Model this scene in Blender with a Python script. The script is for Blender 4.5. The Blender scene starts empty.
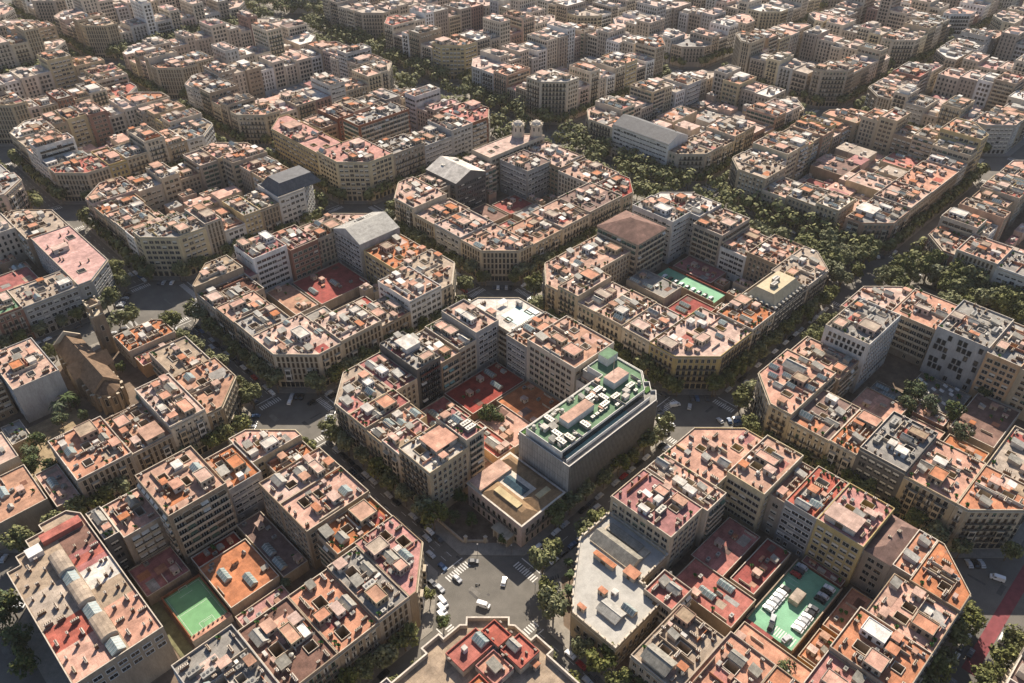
import bpy, math, random
from mathutils import Vector, Matrix
from mathutils.bvhtree import BVHTree
from mathutils.geometry import tessellate_polygon
R = random.Random(11)
PI = math.pi
scn = bpy.context.scene
COL = scn.collection
# ------------------------------------------------------------------ camera
W, H = 1024, 683
CX, CY, CZ = -117.69, -129.2, 254.09
YAW, PITCH, ROLL, FOC = 0.78879, 0.65517, 0.0024857, 800.0
cy_, sy_, cp_, sp_ = math.cos(YAW), math.sin(YAW), math.cos(PITCH), math.sin(PITCH)
FWv = Vector((cy_*cp_, sy_*cp_, -sp_)); RTv = Vector((sy_, -cy_, 0)); UPv = RTv.cross(FWv)
cr, sr = math.cos(ROLL), math.sin(ROLL)
RT2 = RTv*cr + UPv*sr; UP2 = UPv*cr - RTv*sr
CAM = Vector((CX, CY, CZ))
cam_d = bpy.data.cameras.new('camera'); cam_o = bpy.data.objects.new('camera', cam_d); COL.objects.link(cam_o)
m = Matrix((RT2, UP2, -FWv)).transposed().to_4x4(); m.translation = CAM
cam_o.matrix_world = m
cam_d.sensor_width = 36; cam_d.lens = FOC/W*36; cam_d.clip_end = 9000; cam_d.clip_start = 1
scn.camera = cam_o
def project(p):
    d = Vector(p)-CAM; z = d.dot(FWv)
    if z < 1: return (-9999, -9999, z)
    return (W/2+FOC*d.dot(RT2)/z, H/2-FOC*d.dot(UP2)/z, z)
def in_frame(p, mg=30):
    x, y, z = project(p)
    return z > 1 and -mg < x < W+mg and -mg < y < H+mg
# ------------------------------------------------------------------ light
SUN_AZ, SUN_EL = math.radians(40.4), math.radians(37.5)
w = bpy.data.worlds.new('World'); scn.world = w; w.use_nodes = True
nt = w.node_tree; bg = nt.nodes['Background']
sky = nt.nodes.new('ShaderNodeTexSky'); sky.sky_type = 'NISHITA'; sky.sun_disc = False
sky.sun_elevation = SUN_EL; sky.sun_rotation = PI/2-SUN_AZ; sky.dust_density = 0.8; sky.air_density = 0.75
nt.links.new(sky.outputs[0], bg.inputs[0]); bg.inputs[1].default_value = 0.078
sd = bpy.data.lights.new('sun', 'SUN'); sd.energy = 5.0; sd.angle = math.radians(0.5); sd.color = (1.0, 0.89, 0.75)
so = bpy.data.objects.new('sun', sd); COL.objects.link(so)
tosun = Vector((math.cos(SUN_AZ)*math.cos(SUN_EL), math.sin(SUN_AZ)*math.cos(SUN_EL), math.sin(SUN_EL)))
so.rotation_euler = tosun.to_track_quat('Z', 'Y').to_euler(); so.location = (300, 300, 600)
scn.view_settings.view_transform = 'Standard'; scn.view_settings.look = 'None'
scn.view_settings.exposure = 0.97; scn.view_settings.gamma = 1
scn.cycles.max_bounces = 5; scn.cycles.diffuse_bounces = 3; scn.cycles.glossy_bounces = 2
scn.cycles.transparent_max_bounces = 4; scn.cycles.transmission_bounces = 2
scn.cycles.caustics_reflective = False; scn.cycles.caustics_refractive = False
# ------------------------------------------------------------------ materials
MAT = {}
def mat(name, col, rough=.9, var=.25, scale=.35, col2=None, fine=0.0, metal=0, spec=.25, obvar=0.0, streak=False, bump=0, tiles=0):
    if name in MAT: return MAT[name]
    m = bpy.data.materials.new(name); m.use_nodes = True
    t = m.node_tree; N = t.nodes; Lk = t.links; b = N['Principled BSDF']
    b.inputs['Roughness'].default_value = rough; b.inputs['Metallic'].default_value = metal
    b.inputs['Specular IOR Level'].default_value = spec
    c4 = (*col, 1)
    if var <= 0:
        b.inputs['Base Color'].default_value = c4
    else:
        tc = N.new('ShaderNodeNewGeometry'); mp = N.new('ShaderNodeMapping')
        Lk.new(tc.outputs['Position'], mp.inputs[0])
        mp.inputs['Scale'].default_value = (1, 1, .22) if streak else (1, 1, 1)
        n1 = N.new('ShaderNodeTexNoise'); n1.inputs['Scale'].default_value = scale; n1.inputs['Detail'].default_value = 6; n1.inputs['Roughness'].default_value = .65
        Lk.new(mp.outputs[0], n1.inputs['Vector'])
        rp = N.new('ShaderNodeValToRGB'); e = rp.color_ramp.elements
        d = col2 if col2 else tuple(x*(1-var) for x in col)
        l = tuple(min(1, x*(1+var*.55)) for x in col)
        e[0].position = .34; e[0].color = (*d, 1); e[1].position = .68; e[1].color = (*l, 1)
        Lk.new(n1.outputs[0], rp.inputs[0])
        out = rp.outputs[0]
        if fine > 0:
            n2 = N.new('ShaderNodeTexNoise'); n2.inputs['Scale'].default_value = 3.1; n2.inputs['Detail'].default_value = 3
            Lk.new(mp.outputs[0], n2.inputs['Vector'])
            mr = N.new('ShaderNodeMapRange'); mr.inputs[1].default_value = .3; mr.inputs[2].default_value = .7; mr.inputs[3].default_value = 1-fine; mr.inputs[4].default_value = 1+fine*.6
            Lk.new(n2.outputs[0], mr.inputs[0])
            mx = N.new('ShaderNodeMix'); mx.data_type = 'RGBA'; mx.blend_type = 'MULTIPLY'; mx.inputs[0].default_value = 1
            Lk.new(out, mx.inputs[6]); Lk.new(mr.outputs[0], mx.inputs[7]); out = mx.outputs[2]
        if tiles:
            bt = N.new('ShaderNodeTexBrick'); bt.inputs['Scale'].default_value = 1.0; bt.inputs['Color1'].default_value = (1, 1, 1, 1); bt.inputs['Color2'].default_value = (.74, .74, .76, 1); bt.inputs['Mortar'].default_value = (.6, .58, .56, 1)
            bt.inputs['Mortar Size'].default_value = .05; bt.inputs['Brick Width'].default_value = tiles; bt.inputs['Row Height'].default_value = tiles*.8; bt.offset = .5
            Lk.new(tc.outputs['Position'], bt.inputs['Vector'])
            n3 = N.new('ShaderNodeTexNoise'); n3.inputs['Scale'].default_value = .09; n3.inputs['Detail'].default_value = 8; n3.inputs['Roughness'].default_value = .75; Lk.new(mp.outputs[0], n3.inputs['Vector'])
            m3 = N.new('ShaderNodeMapRange'); m3.inputs[1].default_value = .38; m3.inputs[2].default_value = .62; m3.inputs[3].default_value = .68; m3.inputs[4].default_value = 1.1; Lk.new(n3.outputs[0], m3.inputs[0])
            mxa = N.new('ShaderNodeMix'); mxa.data_type = 'RGBA'; mxa.blend_type = 'MULTIPLY'; mxa.inputs[0].default_value = .75
            Lk.new(out, mxa.inputs[6]); Lk.new(bt.outputs[0], mxa.inputs[7])
            mxb = N.new('ShaderNodeMix'); mxb.data_type = 'RGBA'; mxb.blend_type = 'MULTIPLY'; mxb.inputs[0].default_value = .8
            Lk.new(mxa.outputs[2], mxb.inputs[6]); Lk.new(m3.outputs[0], mxb.inputs[7]); out = mxb.outputs[2]
        if obvar > 0:
            oi = N.new('ShaderNodeObjectInfo'); hs = N.new('ShaderNodeHueSaturation')
            mr = N.new('ShaderNodeMapRange'); mr.inputs[3].default_value = 1-obvar; mr.inputs[4].default_value = 1+obvar*.7
            Lk.new(oi.outputs['Random'], mr.inputs[0]); Lk.new(mr.outputs[0], hs.inputs['Value'])
            mr2 = N.new('ShaderNodeMapRange'); mr2.inputs[3].default_value = 1.15; mr2.inputs[4].default_value = .7
            Lk.new(oi.outputs['Random'], mr2.inputs[0]); Lk.new(mr2.outputs[0], hs.inputs['Saturation'])
            Lk.new(out, hs.inputs['Color']); out = hs.outputs[0]
        Lk.new(out, b.inputs['Base Color'])
        if bump:
            bp = N.new('ShaderNodeBump'); bp.inputs['Strength'].default_value = bump; bp.inputs['Distance'].default_value = .3
            Lk.new(n1.outputs[0], bp.inputs['Height']); Lk.new(bp.outputs[0], b.inputs['Normal'])
    MAT[name] = m
    return m
WALLC = {'c': (.50, .405, .28), 't': (.35, .27, .19), 'y': (.50, .39, .20), 'w': (.60, .57, .52), 'g': (.38, .36, .33),
         'b': (.27, .13, .085), 'p': (.46, .31, .23), 'k': (.13, .12, .11), 's': (.43, .345, .245), 'o': (.52, .30, .13)}
WALLN = {'c': 'cream', 't': 'tan', 'y': 'yellow ochre', 'w': 'white', 'g': 'grey', 'b': 'brick-brown', 'p': 'pinkish', 'k': 'dark', 's': 'sandstone', 'o': 'orange ochre'}
for k, c in WALLC.items(): mat('wall_'+k, c, .9, .26, .22, fine=.16, obvar=.16, streak=True)
ROOFC = {'p': (.50, .305, .22), 's': (.385, .295, .21), 't': (.52, .235, .135), 'r': (.45, .16, .125), 'q': (.50, .265, .22), 'R': (.34, .085, .07), 'g': (.30, .28, .25),
         'w': (.60, .55, .48), 'd': (.20, .105, .075), 'G': (.16, .28, .17)}
ROOFN = {'p': 'pinkish tiled', 's': 'sandy', 't': 'terracotta', 'r': 'red painted', 'q': 'pink', 'R': 'dark red', 'g': 'grey', 'w': 'whitish', 'd': 'brown', 'G': 'green'}
for k, c in ROOFC.items(): mat('roof_'+k, tuple(x*1.12 for x in c), .92, .34, .3, fine=.2, obvar=.14, tiles=2.6 if k not in 'wg' else 4.2)
M = {
 'glass': mat('window_glass', (.018, .02, .023), .12, 0, spec=.5),
 'stone': mat('stone_trim', (.46, .39, .29), .85, .25, .5),
 'darkstone': mat('dark_trim', (.24, .195, .145), .85, .25, .5),
 'iron': mat('iron_rail', (.03, .03, .03), .6, 0),
 'blind': mat('roller_blind', (.55, .52, .45), .8, .3, .4),
 'shutter': mat('wood_shutter', (.13, .085, .05), .8, .3, .4),
 'greenshutter': mat('green_shutter', (.08, .12, .08), .8, .3, .4),
 'awning': mat('striped_awning', (.09, .20, .13), .9, .3, .6),
 'white': mat('white_paint', (.62, .585, .53), .7, .18, .7, fine=.1, obvar=.1),
 'metal': mat('grey_metal', (.27, .255, .225), .5, .25, .5, metal=.2, obvar=.15),
 'zinc': mat('weathered_zinc', (.36, .335, .28), .6, .3, .6, fine=.15, obvar=.2, tiles=1.6),
 'darkmetal': mat('dark_metal', (.07, .07, .072), .5, .2, .6),
 'chim': mat('sooty_brick', (.20, .115, .075), .95, .35, .8, obvar=.2),
 'pale': mat('pale_render', (.52, .44, .34), .9, .28, .5, fine=.15, obvar=.16),
 'skyglass': mat('skylight_glass', (.22, .27, .26), .2, .3, .7, spec=.5),
 'aqua': mat('turquoise_panel', (.17, .30, .29), .5, .25, .4),
 'pool': mat('pool_water', (.03, .30, .45), .1, 0, spec=.5),
 'asphalt': mat('asphalt', (.075, .07, .066), .9, .25, .15, fine=.15),
 'asphalt2': mat('street_asphalt', (.14, .129, .112), .92, .22, .12, fine=.16),
 'pave': mat('pavement_stone', (.26, .235, .20), .9, .2, .4, fine=.15),
 'court': mat('courtyard_soil', (.17, .125, .09), .95, .4, .2, fine=.2),
 'paint': mat('road_paint', (.62, .60, .56), .8, .3, 1.2),
 'redlane': mat('red_bus_lane', (.20, .055, .06), .9, .25, .4),
 'leaf': mat('plane_leaf', (.125, .135, .043), .8, .5, .5, obvar=.25),
 'leaf2': mat('plane_leaf_pale', (.23, .225, .08), .8, .45, .5, obvar=.25),
 'leaf3': mat('garden_leaf', (.07, .10, .035), .8, .5, .5, obvar=.2),
 'bark': mat('tree_bark', (.16, .12, .085), .95, .3, 2),
 'sport': mat('sports_court_green', (.155, .33, .155), .85, .16, .25, fine=.08),
 'carpark': mat('car_park_green', (.20, .40, .25), .85, .18, .25, fine=.1),
 'churchtile': mat('old_roof_tile', (.165, .108, .068), .95, .4, .5, fine=.25),
 'churchstone': mat('church_stone', (.26, .195, .13), .92, .3, .4, fine=.2, streak=True),
 'palacetile': mat('ochre_roof_tile', (.24, .155, .085), .9, .3, .5, fine=.2),
 'tyre': mat('tyre', (.02, .02, .02), .9, 0),
 'carglass': mat('car_glass', (.02, .024, .03), .1, 0, spec=.6),
 'finmetal': mat('bronze_fin', (.19, .175, .155), .5, .25, .5),
 'courtglass': mat('court_roof_glass', (.06, .10, .12), .2, .3, .7, spec=.5),
 'orange': mat('orange_render', (.55, .27, .07), .9, .25, .4),
 'hedge': mat('terrace_hedge', (.06, .13, .03), .9, .5, 1.0),
 'mans': mat('beige_mansard', (.48, .40, .26), .85, .2, .4, fine=.1),
 'slate': mat('slate_grey', (.12, .12, .125), .7, .25, .5, fine=.1, tiles=1.6),
}
CARC = {'white': (.75, .75, .74), 'silver': (.42, .43, .44), 'black': (.015, .015, .017), 'dark grey': (.07, .073, .08), 'blue': (.05, .10, .2), 'red': (.28, .03, .03)}
for k, c in CARC.items(): mat('car_paint_'+k.replace(' ', '_'), c, .3, 0, spec=.5)
# ------------------------------------------------------------------ mesh helper
class MB:
    def __init__(s): s.v = []; s.f = []; s.mi = []; s.mats = []
    def mid(s, mt):
        if isinstance(mt, str): mt = M[mt] if mt in M else MAT[mt]
        if mt not in s.mats: s.mats.append(mt)
        return s.mats.index(mt)
    def face(s, pts, mt):
        n = len(s.v); s.v.extend([tuple(p) for p in pts]); s.f.append(tuple(range(n, n+len(pts)))); s.mi.append(s.mid(mt))
    def box(s, x0, x1, y0, y1, z0, z1, mt, top=None, bottom=False):
        n = len(s.v)
        s.v += [(x0, y0, z0), (x1, y0, z0), (x1, y1, z0), (x0, y1, z0), (x0, y0, z1), (x1, y0, z1), (x1, y1, z1), (x0, y1, z1)]
        i = s.mid(mt); j = s.mid(top) if top else i
        for q in ((0, 1, 5, 4), (1, 2, 6, 5), (2, 3, 7, 6), (3, 0, 4, 7)): s.f.append(tuple(n+k for k in q)); s.mi.append(i)
        s.f.append((n+4, n+5, n+6, n+7)); s.mi.append(j)
        if bottom: s.f.append((n+3, n+2, n+1, n)); s.mi.append(i)
    def cyl(s, x, y, z0, z1, r0, r1, mt, n=10, cap=True):
        a = [(x+r0*math.cos(2*PI*k/n), y+r0*math.sin(2*PI*k/n), z0) for k in range(n)]
        b = [(x+r1*math.cos(2*PI*k/n), y+r1*math.sin(2*PI*k/n), z1) for k in range(n)]
        for k in range(n): s.face([a[k], a[(k+1) % n], b[(k+1) % n], b[k]], mt)
        if cap: s.face(b, mt)
    def tube(s, p, q, r0, r1, mt, n=6):
        p, q = Vector(p), Vector(q); d = (q-p).normalized(); e = d.orthogonal().normalized(); g = d.cross(e)
        a = [p+(e*math.cos(2*PI*k/n)+g*math.sin(2*PI*k/n))*r0 for k in range(n)]
        b = [q+(e*math.cos(2*PI*k/n)+g*math.sin(2*PI*k/n))*r1 for k in range(n)]
        for k in range(n): s.face([a[k], a[(k+1) % n], b[(k+1) % n], b[k]], mt)
    def wall(s, poly, z0, z1, mt):
        for a, b in zip(poly, poly[1:]+poly[:1]): s.face([(a[0], a[1], z0), (b[0], b[1], z0), (b[0], b[1], z1), (a[0], a[1], z1)], mt)
    def flat(s, poly, z, mt, holes=()):
        if not holes and is_convex(poly): s.face([(p[0], p[1], z) for p in poly], mt); return
        rings = [[Vector((p[0], p[1], 0)) for p in poly]]+[[Vector((p[0], p[1], 0)) for p in h] for h in holes]
        allp = [p for r in rings for p in r]
        for t in tessellate_polygon(rings):
            a, b, c = (allp[k] for k in t)
            if (b-a).cross(c-a).z < 0: b, c = c, b
            s.face([(q.x, q.y, z) for q in (a, b, c)], mt)
    def gable(s, x0, x1, y0, y1, z0, zr, mt, end=None, axis='x', ov=0):
        end = end or mt
        if axis == 'x':
            ym = (y0+y1)/2
            s.face([(x0-ov, y0-ov, z0), (x1+ov, y0-ov, z0), (x1+ov, ym, zr), (x0-ov, ym, zr)], mt)
            s.face([(x1+ov, y1+ov, z0), (x0-ov, y1+ov, z0), (x0-ov, ym, zr), (x1+ov, ym, zr)], mt)
            s.face([(x0, y1, z0), (x0, y0, z0), (x0, ym, zr)], end); s.face([(x1, y0, z0), (x1, y1, z0), (x1, ym, zr)], end)
        else:
            xm = (x0+x1)/2
            s.face([(x0-ov, y1+ov, z0), (x0-ov, y0-ov, z0), (xm, y0-ov, zr), (xm, y1+ov, zr)], mt)
            s.face([(x1+ov, y0-ov, z0), (x1+ov, y1+ov, z0), (xm, y1+ov, zr), (xm, y0-ov, zr)], mt)
            s.face([(x0, y0, z0), (x1, y0, z0), (xm, y0, zr)], end); s.face([(x1, y1, z0), (x0, y1, z0), (xm, y1, zr)], end)
    def hip(s, x0, x1, y0, y1, z0, zr, mt, inset=None):
        dx, dy = x1-x0, y1-y0; k = inset if inset else min(dx, dy)/2
        if dx >= dy: a, b = (x0+k, (y0+y1)/2, zr), (x1-k, (y0+y1)/2, zr)
        else: a, b = ((x0+x1)/2, y0+k, zr), ((x0+x1)/2, y1-k, zr)
        c = [(x0, y0, z0), (x1, y0, z0), (x1, y1, z0), (x0, y1, z0)]
        if dx >= dy:
            s.face([c[0], c[1], b, a], mt); s.face([c[1], c[2], b], mt); s.face([c[2], c[3], a, b], mt); s.face([c[3], c[0], a], mt)
        else:
            s.face([c[0], c[1], a], mt); s.face([c[1], c[2], b, a], mt); s.face([c[2], c[3], b], mt); s.face([c[3], c[0], a, b], mt)
    def frustum(s, x0, x1, y0, y1, z0, z1, ins, mt, top=None):
        c = [(x0, y0, z0), (x1, y0, z0), (x1, y1, z0), (x0, y1, z0)]; d = [(x0+ins, y0+ins, z1), (x1-ins, y0+ins, z1), (x1-ins, y1-ins, z1), (x0+ins, y1-ins, z1)]
        for k in range(4): s.face([c[k], c[(k+1) % 4], d[(k+1) % 4], d[k]], mt)
        s.face(d, top or mt)
    def mesh(s, name):
        me = bpy.data.meshes.new(name); me.from_pydata(s.v, [], s.f)
        for mt in s.mats: me.materials.append(mt)
        me.polygons.foreach_set('material_index', s.mi); me.update(); return me
    def build(s, name, parent=None, loc=(0, 0, 0), rz=0):
        return put(s.mesh(name), name, parent, loc, rz)
def is_convex(p):
    n = len(p)
    for i in range(n):
        a, b, c = p[i], p[(i+1) % n], p[(i+2) % n]
        if (b[0]-a[0])*(c[1]-b[1])-(b[1]-a[1])*(c[0]-b[0]) < -1e-6: return False
    return True
def put(me, name, parent=None, loc=(0, 0, 0), rz=0, sc=None):
    o = bpy.data.objects.new(name, me); COL.objects.link(o); o.location = loc; o.rotation_euler.z = rz
    if sc: o.scale = sc
    if parent: o.parent = parent
    return o
def tag(o, label=None, cat=None, group=None, kind=None):
    if label: o['label'] = label
    if cat: o['category'] = cat
    if group: o['group'] = group
    if kind: o['kind'] = kind
    return o
def empty(name, loc=(0, 0, 0), rz=0):
    o = bpy.data.objects.new(name, None); COL.objects.link(o); o.location = loc; o.rotation_euler.z = rz; o.empty_display_size = 1; return o
def rect(u0, u1, v0, v1): return [(u0, v0), (u1, v0), (u1, v1), (u0, v1)]
def clip(poly, conv):
    out = poly
    for a, b in zip(conv, conv[1:]+conv[:1]):
        inp = out; out = []
        sd_ = lambda p: (b[0]-a[0])*(p[1]-a[1])-(b[1]-a[1])*(p[0]-a[0])
        for i in range(len(inp)):
            p, q = inp[i], inp[(i+1) % len(inp)]; sp, sq = sd_(p), sd_(q)
            if sp >= 0: out.append(p)
            if (sp >= 0) != (sq >= 0):
                t = sp/(sp-sq); out.append((p[0]+t*(q[0]-p[0]), p[1]+t*(q[1]-p[1])))
        if not out: return []
    r = []
    for p in out:
        if not r or math.dist(p, r[-1]) > .05: r.append(p)
    if len(r) > 1 and math.dist(r[0], r[-1]) < .05: r.pop()
    return r
def inset(poly, d):
    n = len(poly); res = []
    for i in range(n):
        p0, p1, p2 = poly[i-1], poly[i], poly[(i+1) % n]
        def ln(a, b):
            dx, dy = b[0]-a[0], b[1]-a[1]; l = math.hypot(dx, dy); nx, ny = -dy/l, dx/l
            return (a[0]+nx*d, a[1]+ny*d, dx, dy)
        x1, y1, dx1, dy1 = ln(p0, p1); x2, y2, dx2, dy2 = ln(p1, p2)
        den = dx1*dy2-dy1*dx2
        if abs(den) < 1e-6: res.append((x2, y2)); continue
        t = ((x2-x1)*dy2-(y2-y1)*dx2)/den; res.append((x1+t*dx1, y1+t*dy1))
    return res
def inside(p, poly):
    x, y = p; c = False; n = len(poly)
    for i in range(n):
        a, b = poly[i], poly[i-1]
        if (a[1] > y) != (b[1] > y) and x < (b[0]-a[0])*(y-a[1])/(b[1]-a[1])+a[0]: c = not c
    return c
def area(p): return abs(sum(p[i-1][0]*p[i][1]-p[i][0]*p[i-1][1] for i in range(len(p))))/2
def octagon(u0, u1, v0, v1, c=15):
    return [(u0+c, v0), (u1-c, v0), (u1, v0+c), (u1, v1-c), (u1-c, v1), (u0+c, v1), (u0, v1-c), (u0, v0+c)]
# ------------------------------------------------------------------ plan
US = [(-256.6, -143.3), (-123.3, -10), (10, 123.3), (143.3, 275), (329, 493), (527, 640), (660, 773), (793, 906), (926, 1040), (1060, 1170)]
VS = [(-256.6, -143.3), (-123.3, -10), (10, 123.3), (143.3, 251.6), (281.6, 392), (412, 523), (543, 641), (691, 802), (822, 932), (952, 1062), (1082, 1190)]
BL = {}
for i, (a, b) in enumerate(US):
    for j, (c, d) in enumerate(VS):
        u0, u1 = a, b
        if i == 4: u0 = {1: 330, 2: 327, 3: 326, 4: 336, 5: 345, 6: 355, 7: 365}.get(j, 374)
        if i == 3: u1 = {4: 280, 5: 290, 6: 300, 7: 310}.get(j, 276 if j < 4 else 320)
        BL[(i-2, j-2)] = (u0, u1, c, d)
NB = {(0, 0): 'green-office', (-1, 0): 'sports-court', (-1, 1): 'brown-church', (0, -1): 'car-park', (1, -1): 'chequered-slab', (0, 1): 'gabled-roof',
      (1, 0): 'arched-mansard', (1, 1): 'twin-turret', (1, 2): 'big-yellow-corner', (-1, 2): 'pink-roof', (0, 2): 'slatted-corner', (2, 0): 'glass-penthouse',
      (2, 1): 'white-grid', (2, -1): 'turquoise-roof', (2, 2): 'round-cream-corner', (-1, -1): 'plaza-terrace', (0, 3): 'salmon-corner', (1, 3): 'brick-gable',
      (-1, 3): 'roof-garden', (2, 3): 'dark-bow-corner', (3, 0): 'rooftop-rail', (3, 1): 'tiered-corner', (3, -1): 'grey-hipped', (1, -2): 'bus-lane', (2, -2): 'edge',
      (3, 2): 'beyond-round-corner', (0, 4): 'glazed-hall', (1, 4): 'white-tower', (1, 5): 'boulevard', (-2, 1): 'far-side', (-2, 0): 'cut-off', (-2, 2): 'outer'}
def nb(i, j): return NB.get((i, j), 'distant')
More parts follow.
